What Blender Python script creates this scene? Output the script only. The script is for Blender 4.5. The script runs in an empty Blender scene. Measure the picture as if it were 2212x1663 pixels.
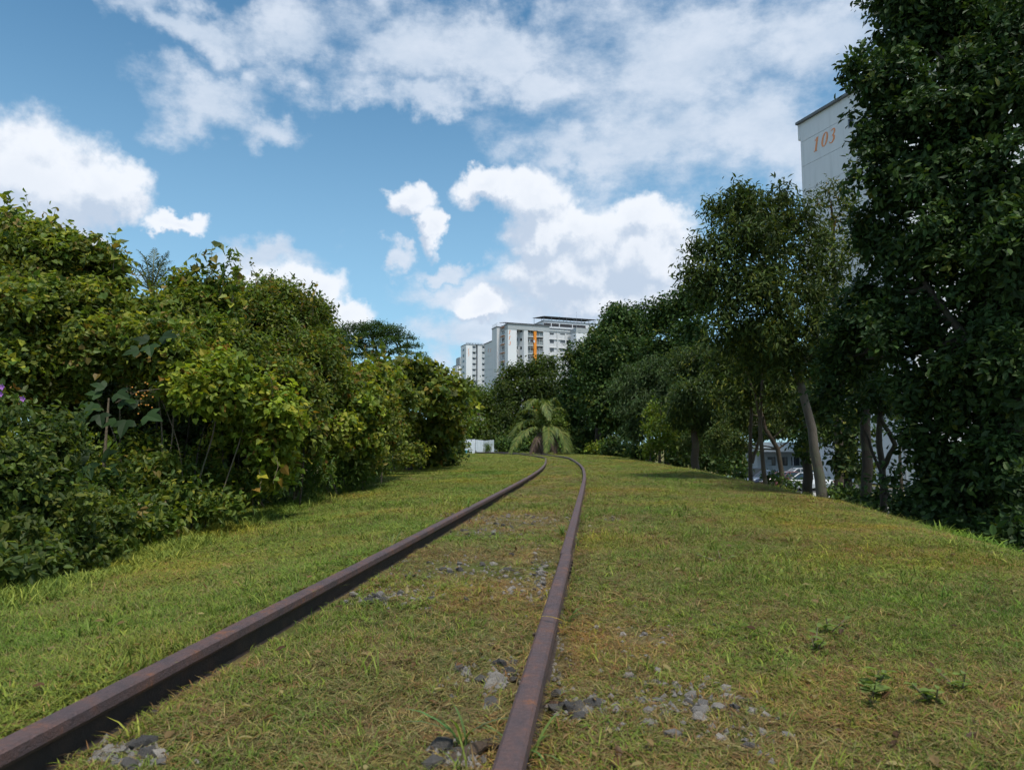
import bpy, math, random
import numpy as np
from mathutils import Vector, Matrix

R = math.radians
rng = np.random.default_rng(7)
random.seed(7)
scn = bpy.context.scene
COL = scn.collection

# ------------------------------------------------------------------ camera
F, CX, CY = 1475.0, 1106.0, 831.5          # focal length and centre of a 2212 x 1663 frame
CZ = 0.63                                   # eye height over the rail heads
PITCH = math.atan(128.5 / F)
cam_d = bpy.data.cameras.new('camera')
cam_d.sensor_width = 36.0
cam_d.lens = 36.0 * F / 2212.0
cam_d.clip_start, cam_d.clip_end = 0.05, 9000
cam_d.dof.use_dof = True
cam_d.dof.focus_distance = 9.0
cam_d.dof.aperture_fstop = 7.0
cam = bpy.data.objects.new('camera', cam_d)
cam.location = (0, 0, CZ)
cam.rotation_euler = (R(90) + PITCH, 0, 0)
COL.objects.link(cam)
scn.camera = cam

# ------------------------------------------------------------------ light
SUN_EL, SUN_AZ = R(68), R(150)            # azimuth from +Y, clockwise seen from above
sun_d = bpy.data.lights.new('sun', 'SUN')
sun_d.energy = 3.0
sun_d.angle = R(9)
sun_d.color = (1.0, 0.95, 0.86)
sun = bpy.data.objects.new('sun', sun_d)
sdir = Vector((math.sin(SUN_AZ) * math.cos(SUN_EL), math.cos(SUN_AZ) * math.cos(SUN_EL), math.sin(SUN_EL)))
sun.rotation_euler = sdir.to_track_quat('Z', 'Y').to_euler()
COL.objects.link(sun)

scn.cycles.max_bounces = 6
scn.cycles.diffuse_bounces = 3
scn.cycles.glossy_bounces = 2
scn.cycles.transmission_bounces = 4
scn.cycles.adaptive_threshold = 0.03
vs = scn.view_settings
vs.view_transform = 'Standard'
vs.look = 'None'
vs.exposure = 0.5
vs.gamma = 1.0
vs.use_curve_mapping = False

# ------------------------------------------------------------------ pixel helper
_c, _s = math.cos(PITCH), math.sin(PITCH)
def ray(px, py):
    dx, dy = px - CX, CY - py
    yd = F * _c - dy * _s
    return dx / yd, (F * _s + dy * _c) / yd     # dx/dY, dz/dY
def at(px, py, Y):
    a, b = ray(px, py)
    return Vector((a * Y, Y, CZ + b * Y))
def azel(px, py):
    a, b = ray(px, py)
    return math.atan2(a, 1.0), math.atan2(b, math.hypot(a, 1))

# ------------------------------------------------------------------ world: sky with cumulus
world = bpy.data.worlds.new('World')
scn.world = world
world.use_nodes = True
wt = world.node_tree
wt.nodes.clear()

class NB:
    """small helper for node trees"""
    def __init__(s, t): s.t = t
    def n(s, kind, **kw):
        nd = s.t.nodes.new(kind)
        for k, v in kw.items(): setattr(nd, k, v)
        return nd
    def l(s, a, b): s.t.links.new(a, b)
    def put(s, sock, v):
        if isinstance(v, bpy.types.NodeSocket): s.l(v, sock)
        else: sock.default_value = v
    def m(s, op, a, b=None, c=None, clamp=False):
        nd = s.n('ShaderNodeMath', operation=op, use_clamp=clamp)
        for i, v in enumerate((a, b, c)):
            if v is not None: s.put(nd.inputs[i], v)
        return nd.outputs[0]
    def v(s, op, a, b=None, c=None):
        nd = s.n('ShaderNodeVectorMath', operation=op)
        for i, v in enumerate((a, b, c)):
            if v is not None: s.put(nd.inputs[i], v)
        return nd.outputs[1] if op in ('LENGTH', 'DOT_PRODUCT', 'DISTANCE') else nd.outputs[0]
    def noise(s, vec, scale, detail=4, rough=0.55, out=0):
        nd = s.n('ShaderNodeTexNoise')
        s.put(nd.inputs['Vector'], vec)
        nd.inputs['Scale'].default_value = scale
        nd.inputs['Detail'].default_value = detail
        nd.inputs['Roughness'].default_value = rough
        return nd.outputs[out]
    def ramp(s, fac, stops, interp='LINEAR'):
        nd = s.n('ShaderNodeValToRGB')
        cr = nd.color_ramp
        cr.interpolation = interp
        while len(cr.elements) < len(stops): cr.elements.new(0.5)
        for e, (p, c) in zip(cr.elements, stops):
            e.position = p
            e.color = (*c, 1) if len(c) == 3 else c
        s.put(nd.inputs[0], fac)
        return nd.outputs[0]
    def mix(s, fac, a, b, blend='MIX'):
        nd = s.n('ShaderNodeMix', data_type='RGBA', blend_type=blend)
        s.put(nd.inputs[0], fac)
        for i, v in ((6, a), (7, b)):
            if not isinstance(v, bpy.types.NodeSocket) and len(v) == 3: v = (*v, 1)
            s.put(nd.inputs[i], v)
        return nd.outputs[2]
    def mr(s, v, a, b, c=0.0, d=1.0, smooth=True):
        nd = s.n('ShaderNodeMapRange', interpolation_type='SMOOTHSTEP' if smooth else 'LINEAR')
        for i, x in enumerate((v, a, b, c, d)): s.put(nd.inputs[i], x)
        return nd.outputs[0]

# clouds: (x, y, half width, half height) of each cumulus, turned into directions
CUMULUS = [(60, 390, 230, 165), (230, 400, 120, 95), (390, 470, 70, 30), (40, 540, 260, 90),
           (1060, 415, 85, 42), (1150, 440, 85, 65), (1300, 520, 180, 95), (1400, 560, 140, 110), (1230, 600, 180, 90), (1170, 510, 95, 75), (1380, 480, 110, 60), (1250, 490, 110, 60),
           (880, 425, 52, 46), (925, 490, 34, 58), (640, 630, 120, 60), (725, 680, 95, 42), (560, 640, 90, 70), (1040, 665, 80, 34), (1330, 660, 200, 60)]
VEIL = [(400, 30, 260, 60), (620, 90, 120, 90), (450, 215, 140, 70), (570, 265, 70, 45), (870, 90, 210, 95), (1080, 110, 160, 90), (880, 190, 140, 40), (1190, 200, 70, 60),
        (1480, 110, 320, 160), (1420, 270, 280, 130), (1650, 310, 170, 120), (1800, 60, 220, 130), (1920, 260, 220, 150), (1250, 340, 130, 70),
        (970, 577, 60, 18), (855, 560, 26, 24), (1010, 735, 150, 50), (1130, 700, 130, 60), (1000, 640, 120, 40), (560, 560, 120, 40)]
def blob_group(name, blobs, soft):
    grp = bpy.data.node_groups.new(name, 'ShaderNodeTree')
    grp.interface.new_socket('Dir', in_out='INPUT', socket_type='NodeSocketVector')
    grp.interface.new_socket('Value', in_out='OUTPUT', socket_type='NodeSocketFloat')
    g = NB(grp)
    gi, go = g.n('NodeGroupInput'), g.n('NodeGroupOutput')
    sp = g.n('ShaderNodeSeparateXYZ'); g.l(gi.outputs['Dir'], sp.inputs[0])
    az = g.m('ARCTAN2', sp.outputs[0], sp.outputs[1])
    hyp = g.m('SQRT', g.m('ADD', g.m('MULTIPLY', sp.outputs[0], sp.outputs[0]), g.m('MULTIPLY', sp.outputs[1], sp.outputs[1])))
    el = g.m('ARCTAN2', sp.outputs[2], hyp)
    cb = g.n('ShaderNodeCombineXYZ'); g.l(az, cb.inputs[0]); g.l(el, cb.inputs[1])
    acc = None
    for (x, y, hw, hh) in blobs:
        a0, e0 = azel(x, y)
        a1, _ = azel(x + hw, y); a2, _ = azel(x - hw, y)
        _, e1 = azel(x, y - hh); _, e2 = azel(x, y + hh)
        ln = g.v('LENGTH', g.v('MULTIPLY', g.v('SUBTRACT', cb.outputs[0], (a0, e0, 0)), (2 / abs(a1 - a2), 2 / abs(e1 - e2), 0)))
        acc = ln if acc is None else g.m('SMOOTH_MIN', acc, ln, soft)
    g.l(g.m('SUBTRACT', 1.0, acc), go.inputs[0])
    return grp
g_cum, g_veil = blob_group('cumulus_field', CUMULUS, 0.15), blob_group('veil_field', VEIL, 0.35)

W = NB(wt)
tc = W.n('ShaderNodeTexCoord')
dirn = W.v('NORMALIZE', tc.outputs['Generated'])
sky = W.n('ShaderNodeTexSky', sky_type='NISHITA')
sky.sun_disc = False
sky.sun_elevation = SUN_EL
sky.sun_rotation = SUN_AZ
sky.altitude = 20
sky.air_density = 1.0
sky.dust_density = 0.5
sky.ozone_density = 1.2
def field(grp, vec):
    nd = W.n('ShaderNodeGroup'); nd.node_tree = grp
    W.l(vec, nd.inputs['Dir'])
    return nd.outputs[0]
def scaled(v, k):
    nd = W.n('ShaderNodeVectorMath', operation='SCALE'); W.l(v, nd.inputs[0]); nd.inputs['Scale'].default_value = k
    return nd.outputs[0]
def off(v): return W.v('SUBTRACT', v, (0.5, 0.5, 0.5))
w1 = off(W.noise(dirn, 7.0, 3, 0.6, out=1))
w2 = off(W.noise(dirn, 26.0, 4, 0.6, out=1))
warp_c = W.v('ADD', dirn, W.v('ADD', scaled(w1, 0.07), scaled(w2, 0.06)))
warp_v = W.v('ADD', dirn, W.v('ADD', scaled(w1, 0.16), scaled(w2, 0.07)))
OFF = (0.012, -0.006, 0.026)
fwd = W.v('DOT_PRODUCT', dirn, tuple(Vector((0, math.cos(R(12)), math.sin(R(12))))))
mask = W.mr(fwd, 0.72, 0.80)
inv = W.m('SUBTRACT', 1.0, mask)
generic = W.m('MULTIPLY', W.m('SUBTRACT', W.noise(dirn, 2.3, 4, 0.55), 0.48), 4.0)
d0 = W.m('SUBTRACT', W.noise(dirn, 22.0, 7, 0.60), 0.5)
d1 = W.m('SUBTRACT', W.noise(W.v('ADD', dirn, OFF), 22.0, 5, 0.60), 0.5)
c0, c1 = field(g_cum, warp_c), field(g_cum, W.v('ADD', warp_c, OFF))
v0 = field(g_veil, warp_v)
fc = W.m('ADD', W.m('MULTIPLY', d0, 1.0), W.m('MULTIPLY', W.m('MULTIPLY_ADD', c0, 1.6, 0.05), mask))
fc = W.m('ADD', fc, W.m('MULTIPLY', W.m('SUBTRACT', generic, 0.3), inv))
a_c = W.mr(fc, -0.16, 0.58)
wisp = W.m('SUBTRACT', W.noise(W.v('MULTIPLY', dirn, (0.8, 1.0, 1.5)), 11.0, 8, 0.64), 0.5)
fv = W.m('ADD', W.m('MULTIPLY', wisp, 2.6), W.m('MULTIPLY', W.m('MULTIPLY_ADD', v0, 1.25, 0.10), mask))
fv = W.m('ADD', fv, W.m('MULTIPLY', generic, inv))
a_v = W.m('MULTIPLY', W.mr(fv, -0.35, 1.0), 0.90)
sh = W.mr(W.m('SUBTRACT', W.m('MULTIPLY_ADD', d0, 1.5, W.m('MULTIPLY', c0, 1.2)), W.m('MULTIPLY_ADD', d1, 1.5, W.m('MULTIPLY', c1, 1.2))), -0.36, 0.48, 0.0, 1.0)
ccol = W.mix(sh, (4.2, 4.95, 6.05), (6.9, 7.2, 7.7))
deep = W.mr(fc, 0.7, 1.7, 0.0, 0.30)
ccol = W.mix(deep, ccol, (5.0, 5.6, 6.5))
vcol = W.mix(W.mr(wisp, -0.20, 0.25), (4.3, 5.1, 6.2), (5.7, 6.25, 7.1))
ssp = W.n('ShaderNodeSeparateXYZ'); W.l(dirn, ssp.inputs[0])
low = W.mr(ssp.outputs[2], 0.0, 0.60, 0.62, 0.0)
skyc = W.mix(1.0, sky.outputs[0], (0.64, 1.04, 1.10), 'MULTIPLY')
skyc = W.mix(low, skyc, (3.4, 5.4, 7.1))
skyc = W.mix(a_v, skyc, vcol)
final = W.mix(W.m('MULTIPLY', a_c, 0.97), skyc, ccol)
bg = W.n('ShaderNodeBackground')
W.l(final, bg.inputs[0])
bg.inputs[1].default_value = 0.094
wo = W.n('ShaderNodeOutputWorld')
W.l(bg.outputs[0], wo.inputs[0])
world.cycles.sampling_method = 'MANUAL'
world.cycles.sample_map_resolution = 512

# ------------------------------------------------------------------ materials
MATS = {}
def mat(name):
    m = bpy.data.materials.new(name)
    m.use_nodes = True
    t = m.node_tree
    t.nodes.clear()
    b = NB(t)
    out = b.n('ShaderNodeOutputMaterial')
    p = b.n('ShaderNodeBsdfPrincipled')
    b.l(p.outputs[0], out.inputs[0])
    MATS[name] = m
    return m, b, p, out
def bump(b, p, h, strength=0.4, dist=0.02):
    bn = b.n('ShaderNodeBump')
    bn.inputs['Strength'].default_value = strength
    bn.inputs['Distance'].default_value = dist
    b.put(bn.inputs['Height'], h)
    b.l(bn.outputs[0], p.inputs['Normal'])
def obj_co(b): return b.n('ShaderNodeTexCoord').outputs['Object']
def geo_co(b): return b.n('ShaderNodeNewGeometry').outputs['Position']

def m_plain(name, c1, c2=None, scale=3.0, rough=0.8, spec=0.3, bs=0.0, bscale=40, metal=0.0):
    m, b, p, o = mat(name)
    co = obj_co(b)
    if c2 is None: c2 = tuple(0.85 * x for x in c1)
    col = b.ramp(b.noise(co, scale, 6, 0.6), [(0.3, c1), (0.7, c2)])
    b.l(col, p.inputs['Base Color'])
    p.inputs['Roughness'].default_value = rough
    p.inputs['Specular IOR Level'].default_value = spec
    p.inputs['Metallic'].default_value = metal
    if bs: bump(b, p, b.noise(co, bscale, 6, 0.6), bs, 0.02)
    return m

def m_leaf(name, from_object=False, transl=0.40, rough=0.5, spec=0.22):
    m, b, p, out = mat(name)
    if from_object:
        col = b.n('ShaderNodeObjectInfo').outputs['Color']
    else:
        at_ = b.n('ShaderNodeAttribute'); at_.attribute_name = 'Col'
        col = at_.outputs['Color']
    b.l(col, p.inputs['Base Color'])
    p.inputs['Roughness'].default_value = rough
    p.inputs['Specular IOR Level'].default_value = spec
    tr = b.n('ShaderNodeBsdfTranslucent')
    b.l(b.mix(1.0, col, (1.25, 1.3, 0.55), 'MULTIPLY'), tr.inputs[0])
    mx = b.n('ShaderNodeMixShader')
    mx.inputs[0].default_value = transl
    b.l(p.outputs[0], mx.inputs[1]); b.l(tr.outputs[0], mx.inputs[2])
    b.l(mx.outputs[0], out.inputs[0])
    return m
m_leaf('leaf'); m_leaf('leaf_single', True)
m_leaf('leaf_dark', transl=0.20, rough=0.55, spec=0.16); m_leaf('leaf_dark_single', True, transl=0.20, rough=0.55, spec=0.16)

def m_grass():
    m, b, p, out = mat('grass_blade')
    at_ = b.n('ShaderNodeAttribute'); at_.attribute_name = 'Col'
    rnd = b.n('ShaderNodeObjectInfo').outputs['Random']
    col = b.mix(1.0, at_.outputs['Color'], b.ramp(rnd, [(0.0, (0.62, 0.70, 0.62)), (0.5, (1, 1, 1)), (1.0, (1.35, 1.18, 0.95))]), 'MULTIPLY')
    pos = geo_co(b)
    patch = b.ramp(b.noise(pos, 0.55, 5, 0.6), [(0.34, (0.68, 0.92, 0.66)), (0.5, (1, 1, 1)), (0.66, (1.30, 1.02, 0.80))])
    col = b.mix(1.0, col, patch, 'MULTIPLY')
    b.l(col, p.inputs['Base Color'])
    p.inputs['Roughness'].default_value = 0.6
    p.inputs['Specular IOR Level'].default_value = 0.2
    tr = b.n('ShaderNodeBsdfTranslucent'); b.l(col, tr.inputs[0])
    mx = b.n('ShaderNodeMixShader'); mx.inputs[0].default_value = 0.3
    b.l(p.outputs[0], mx.inputs[1]); b.l(tr.outputs[0], mx.inputs[2]); b.l(mx.outputs[0], out.inputs[0])
m_grass()

def m_ground():
    m, b, p, out = mat('soil')
    pos = geo_co(b)
    n1 = b.noise(pos, 1.1, 6, 0.62)
    n2 = b.noise(pos, 22.0, 6, 0.7)
    dry = b.mix(n2, (0.10, 0.065, 0.035), (0.23, 0.17, 0.085))
    grn = b.mix(n2, (0.05, 0.065, 0.015), (0.12, 0.14, 0.035))
    col = b.mix(b.mr(n1, 0.40, 0.62), grn, dry)
    b.l(col, p.inputs['Base Color'])
    p.inputs['Roughness'].default_value = 0.95
    p.inputs['Specular IOR Level'].default_value = 0.1
    bump(b, p, b.noise(pos, 60, 6, 0.7), 0.9, 0.02)
m_ground()

def m_rust():
    m, b, p, out = mat('rusty_steel')
    pos = geo_co(b)
    n1 = b.noise(pos, 9.0, 10, 0.75)
    n2 = b.noise(pos, 90.0, 6, 0.7)
    col = b.ramp(n1, [(0.30, (0.045, 0.034, 0.037)), (0.44, (0.085, 0.056, 0.058)), (0.56, (0.120, 0.066, 0.058)), (0.66, (0.22, 0.085, 0.035)), (0.76, (0.07, 0.05, 0.05))])
    col = b.mix(b.mr(n2, 0.35, 0.75, 0.0, 0.6), col, (0.055, 0.045, 0.045))
    b.l(col, p.inputs['Base Color'])
    b.l(b.mr(n2, 0.3, 0.7, 0.48, 0.72), p.inputs['Roughness'])
    p.inputs['Metallic'].default_value = 0.15
    p.inputs['Specular IOR Level'].default_value = 0.45
    bump(b, p, b.m('ADD', b.m('MULTIPLY', b.noise(pos, 25, 6, 0.7), 2.0), b.m('ADD', n2, b.noise(pos, 300, 4, 0.6))), 0.6, 0.006)
    m, b, p, out = mat('dark_rust')
    pos = geo_co(b)
    col = b.ramp(b.noise(pos, 14, 8, 0.7), [(0.3, (0.022, 0.017, 0.015)), (0.55, (0.042, 0.027, 0.021)), (0.75, (0.08, 0.042, 0.024))])
    b.l(col, p.inputs['Base Color'])
    p.inputs['Roughness'].default_value = 0.85
    bump(b, p, b.noise(pos, 120, 6, 0.7), 0.5, 0.006)
m_rust()

def m_stone(name, c1, c2):
    m, b, p, out = mat(name)
    co = obj_co(b)
    rnd = b.n('ShaderNodeObjectInfo').outputs['Random']
    col = b.mix(b.noise(co, 2.2, 8, 0.7), c1, c2)
    col = b.mix(1.0, col, b.ramp(rnd, [(0, (0.6, 0.6, 0.62)), (1, (1.25, 1.2, 1.15))]), 'MULTIPLY')
    b.l(col, p.inputs['Base Color'])
    p.inputs['Roughness'].default_value = 0.9
    bump(b, p, b.noise(co, 9, 8, 0.7), 0.7, 0.1)
m_stone('stone_pale', (0.18, 0.16, 0.135), (0.46, 0.43, 0.39))
m_stone('stone_dark', (0.05, 0.046, 0.042), (0.14, 0.13, 0.12))
m_stone('stone_rusty', (0.10, 0.055, 0.035), (0.24, 0.13, 0.075))

def m_bark(name, c1, c2, c3):
    m, b, p, out = mat(name)
    pos = geo_co(b)
    st = b.v('MULTIPLY', pos, (1, 1, 0.35))
    n1 = b.noise(st, 7, 8, 0.7)
    n2 = b.noise(pos, 2.5, 4, 0.6)
    col = b.mix(n1, c1, c2)
    col = b.mix(b.mr(n2, 0.52, 0.68), col, c3)
    b.l(col, p.inputs['Base Color'])
    p.inputs['Roughness'].default_value = 0.92
    bump(b, p, b.noise(st, 26, 8, 0.7), 0.8, 0.03)
m_bark('bark_grey', (0.045, 0.036, 0.028), (0.17, 0.14, 0.11), (0.11, 0.115, 0.07))
m_bark('bark_brown', (0.028, 0.020, 0.013), (0.10, 0.07, 0.045), (0.075, 0.07, 0.035))
m_bark('bark_dark', (0.018, 0.014, 0.010), (0.06, 0.045, 0.03), (0.045, 0.045, 0.025))
m_bark('vine_stem', (0.10, 0.075, 0.045), (0.25, 0.19, 0.12), (0.12, 0.12, 0.06))

def m_wall(name, c, dirt=0.10):
    m, b, p, out = mat(name)
    co = obj_co(b)
    st = b.v('MULTIPLY', co, (1.3, 1.3, 0.12))
    n = b.noise(st, 1.2, 7, 0.65)
    n2 = b.noise(co, 0.35, 5, 0.6)
    col = b.mix(b.mr(n, 0.42, 0.8, 0.0, dirt * 3), c, tuple(x * 0.66 for x in c))
    col = b.mix(b.mr(n2, 0.4, 0.7, 0.0, dirt * 1.5), col, tuple(x * y for x, y in zip(c, (0.86, 0.88, 0.92))))
    b.l(col, p.inputs['Base Color'])
    p.inputs['Roughness'].default_value = 0.85
    p.inputs['Specular IOR Level'].default_value = 0.2
    bump(b, p, b.noise(co, 14, 5, 0.6), 0.15, 0.02)
m_wall('white_render', (0.66, 0.66, 0.67), 0.15)
m_wall('grey_render', (0.40, 0.42, 0.43))
m_wall('pale_render', (0.78, 0.78, 0.79), 0.07)
m_wall('panel_grey', (0.30, 0.33, 0.34))
m_plain('orange_paint', (0.85, 0.30, 0.035), (0.80, 0.26, 0.03), 1.0, 0.6)
m_plain('digit_orange', (0.80, 0.27, 0.10), (0.75, 0.33, 0.17), 1.5, 0.7)
m_plain('ledge_red', (0.45, 0.20, 0.13), (0.50, 0.27, 0.19), 1.0, 0.8)
m_plain('white_paint', (0.72, 0.72, 0.72), (0.62, 0.62, 0.62), 2.0, 0.55)
m_plain('recess_dark', (0.05, 0.05, 0.055), (0.035, 0.035, 0.04), 2.0, 0.7)
m_plain('roof_edge', (0.17, 0.18, 0.19), (0.12, 0.125, 0.13), 2.0, 0.8)
m_plain('steel_grey', (0.33, 0.35, 0.37), (0.26, 0.27, 0.29), 4.0, 0.5, metal=0.4)
m_plain('solar_black', (0.02, 0.018, 0.022), (0.035, 0.028, 0.03), 2.0, 0.75, 0.1)
m_plain('asphalt', (0.055, 0.055, 0.057), (0.08, 0.08, 0.08), 4.0, 0.9, bs=0.4, bscale=90)
m_plain('concrete', (0.36, 0.34, 0.31), (0.27, 0.26, 0.24), 2.5, 0.9, bs=0.3)
m_plain('road_paint', (0.70, 0.70, 0.68), (0.55, 0.55, 0.53), 6.0, 0.8)
m_plain('tyre', (0.015, 0.015, 0.016), (0.02, 0.02, 0.02), 5, 0.85)
m_plain('rim', (0.40, 0.41, 0.42), None, 3, 0.35, metal=0.8)
m_plain('lamp_lens', (0.75, 0.76, 0.78), None, 3, 0.15, 0.7)
m_plain('tail_red', (0.35, 0.02, 0.02), None, 3, 0.2, 0.6)
m_plain('wood_grey', (0.16, 0.11, 0.075), (0.08, 0.058, 0.042), 9, 0.95, bs=0.8, bscale=30)
m_plain('flower_purple', (0.30, 0.10, 0.42), (0.40, 0.16, 0.50), 9, 0.6)
m_plain('berry_orange', (0.42, 0.17, 0.03), (0.55, 0.26, 0.05), 9, 0.4)
m_plain('dead_frond', (0.12, 0.085, 0.07), (0.20, 0.15, 0.12), 3, 0.9)
m_plain('net_teal', (0.02, 0.14, 0.15), (0.03, 0.20, 0.20), 8, 0.7)
def m_glass():
    m, b, p, out = mat('window_glass')
    rnd = b.n('ShaderNodeObjectInfo').outputs['Random']
    col = b.ramp(rnd, [(0.0, (0.022, 0.026, 0.032)), (0.55, (0.045, 0.05, 0.055)), (0.8, (0.13, 0.14, 0.15)), (0.95, (0.30, 0.31, 0.32))], 'CONSTANT')
    b.l(col, p.inputs['Base Color'])
    p.inputs['Roughness'].default_value = 0.12
    p.inputs['Specular IOR Level'].default_value = 0.5
    m, b, p, out = mat('car_glass')
    p.inputs['Base Color'].default_value = (0.02, 0.028, 0.03, 1)
    p.inputs['Roughness'].default_value = 0.06
m_glass()
def m_car(name, c):
    m, b, p, out = mat(name)
    p.inputs['Base Color'].default_value = (*c, 1)
    p.inputs['Roughness'].default_value = 0.28
    p.inputs['Coat Weight'].default_value = 0.8
    p.inputs['Coat Roughness'].default_value = 0.06
for n_, c_ in (('car_black', (0.012, 0.013, 0.016)), ('car_blue', (0.035, 0.045, 0.08)), ('car_white', (0.72, 0.72, 0.72)),
               ('car_maroon', (0.12, 0.035, 0.03)), ('car_silver', (0.38, 0.39, 0.41))):
    m_car(n_, c_)
def m_sheet():
    m, b, p, out = mat('white_sheet')
    co = obj_co(b)
    st = b.v('MULTIPLY', co, (3, 3, 0.5))
    col = b.mix(b.mr(b.noise(st, 3, 7, 0.7), 0.56, 0.78, 0, 0.7), (0.62, 0.66, 0.70), (0.30, 0.20, 0.13))
    b.l(col, p.inputs['Base Color'])
    p.inputs['Roughness'].default_value = 0.5
    m, b, p, out = mat('rusty_sheet')
    co = obj_co(b)
    col = b.mix(b.noise(b.v('MULTIPLY', co, (3, 3, 0.5)), 4, 7, 0.7), (0.10, 0.045, 0.02), (0.27, 0.13, 0.06))
    b.l(col, p.inputs['Base Color'])
    p.inputs['Roughness'].default_value = 0.85
m_sheet()

# ------------------------------------------------------------------ mesh helpers
def mesh_np(name, V, faces, cols=None, smooth=False):
    """V (n,3); faces: list of (m,k) int arrays; cols (n,3) point colours."""
    me = bpy.data.meshes.new(name)
    V = np.asarray(V, np.float32)
    me.vertices.add(len(V))
    me.vertices.foreach_set('co', V.ravel())
    idx = np.concatenate([np.asarray(f, np.int32).ravel() for f in faces])
    tot = np.concatenate([np.full(len(f), np.asarray(f).shape[1], np.int32) for f in faces])
    st = np.concatenate([[0], np.cumsum(tot)[:-1]]).astype(np.int32)
    me.loops.add(len(idx)); me.loops.foreach_set('vertex_index', idx)
    me.polygons.add(len(tot)); me.polygons.foreach_set('loop_start', st); me.polygons.foreach_set('loop_total', tot)
    me.polygons.foreach_set('use_smooth', np.full(len(tot), bool(smooth)))
    if cols is not None:
        a = me.attributes.new('Col', 'FLOAT_COLOR', 'POINT')
        c4 = np.ones((len(V), 4), np.float32); c4[:, :3] = cols
        a.data.foreach_set('color', c4.ravel())
    me.update(calc_edges=True)
    return me

def link(name, me, m=None, parent=None, loc=None, rot=None):
    o = bpy.data.objects.new(name, me)
    if m is not None and me is not None:
        if len(me.materials) == 0: me.materials.append(MATS[m])
    COL.objects.link(o)
    if parent is not None: o.parent = parent
    if loc is not None: o.location = loc
    if rot is not None: o.rotation_euler = rot
    return o
def tag(o, label=None, cat=None, group=None, kind=None):
    if label: o['label'] = label
    if cat: o['category'] = cat
    if group: o['group'] = group
    if kind: o['kind'] = kind
    return o
def thing(name, label, cat, loc=(0, 0, 0), rz=0.0, group=None):
    o = link(name, None, loc=loc, rot=(0, 0, rz))
    return tag(o, label, cat, group)

BOXF = np.array([[0, 3, 2, 1], [4, 5, 6, 7], [0, 1, 5, 4], [1, 2, 6, 5], [2, 3, 7, 6], [3, 0, 4, 7]])
class MB:
    def __init__(s): s.V, s.Q, s.T, s.n = [], [], [], 0
    def box(s, x0, x1, y0, y1, z0, z1):
        v = [(x0, y0, z0), (x1, y0, z0), (x1, y1, z0), (x0, y1, z0), (x0, y0, z1), (x1, y0, z1), (x1, y1, z1), (x0, y1, z1)]
        s.V += v; s.Q.append(BOXF + s.n); s.n += 8
        return s
    def hexa(s, v):
        s.V += [tuple(p) for p in v]; s.Q.append(BOXF + s.n); s.n += 8
        return s
    def quads(s, V, Q):
        s.V += [tuple(p) for p in V]; s.Q.append(np.asarray(Q) + s.n); s.n += len(V)
        return s
    def tube(s, pts, rad, seg=8, cap=True):
        pts = [Vector(p) for p in pts]
        base = s.n
        up = Vector((0.31, 0.17, 0.93))
        for i, p in enumerate(pts):
            d = (pts[min(i + 1, len(pts) - 1)] - pts[max(i - 1, 0)])
            d = d.normalized() if d.length > 1e-9 else Vector((0, 0, 1))
            a = d.cross(up)
            if a.length < 0.05: a = d.cross(Vector((1, 0, 0)))
            a.normalize(); b = d.cross(a)
            r = rad[i] if hasattr(rad, '__len__') else rad
            for k in range(seg):
                t = 2 * math.pi * k / seg
                s.V.append(tuple(p + (a * math.cos(t) + b * math.sin(t)) * r))
        q = []
        for i in range(len(pts) - 1):
            for k in range(seg):
                k2 = (k + 1) % seg
                q.append((base + i * seg + k, base + i * seg + k2, base + (i + 1) * seg + k2, base + (i + 1) * seg + k))
        s.Q.append(np.array(q)); s.n += len(pts) * seg
        return s
    def mesh(s, name, smooth=False): return mesh_np(name, s.V, s.Q, smooth=smooth)
    def build(s, name, m, parent=None, smooth=False, loc=None, rot=None):
        return link(name, s.mesh(name, smooth), m, parent, loc, rot)

# ------------------------------------------------------------------ track path and terrain
def ztop(y):    # height of the rail heads along the way
    return float(np.interp(y, [0, 10, 20, 32, 45, 60, 80, 120], [0, 0.015, 0.04, 0.055, 0.03, -0.03, -0.12, -0.4]))
RIGHT_PX = [(1083, 1663), (1101, 1600), (1150, 1432), (1188, 1325), (1219, 1212), (1240, 1125), (1257, 1060), (1264, 1030), (1261, 1011), (1251, 1000),
            (1231, 988), (1200, 983.5), (1172, 981), (1132, 978.2), (1090, 976.6), (1050, 975.8)]
def hit_top(px, py, f):
    Y = 5.0
    a, b = ray(px, py)
    for _ in range(60):
        Y = 0.5 * Y + 0.5 * (CZ - f(Y)) / max(-b, 1e-4)
    return a * Y, Y
pts = np.array([hit_top(px, py, ztop) for px, py in RIGHT_PX])
# smooth through the points, parametrised by length, extended behind the camera
d0 = pts[1] - pts[0]; d0 /= np.linalg.norm(d0)
pts = np.vstack([pts[0] - d0 * 6, pts])
L = np.concatenate([[0], np.cumsum(np.linalg.norm(np.diff(pts, axis=0), axis=1))])
S = np.linspace(0, L[-1], 400)
raw = np.stack([np.interp(S, L, pts[:, 0]), np.interp(S, L, pts[:, 1])], 1)
def smooth(a, w, n):
    k = np.ones(w) / w
    for _ in range(n):
        p = np.concatenate([2 * a[0] - a[1:w][::-1], a, 2 * a[-1] - a[-w:-1][::-1]])
        a = np.convolve(p, k, 'same')[w - 1:-(w - 1)]
    return a
RP = np.stack([smooth(raw[:, 0], 15, 3), smooth(raw[:, 1], 15, 3)], 1)
T = np.gradient(RP, axis=0); T /= np.linalg.norm(T, axis=1)[:, None]
NR = np.stack([T[:, 1], -T[:, 0]], 1)        # to the right of travel
GAUGE = 1.065
LP = RP - NR * GAUGE
_ok = np.concatenate([[True], np.diff(RP[:, 1]) > 0.02])
_yk, _xk = RP[_ok, 1], RP[_ok, 0]
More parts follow.
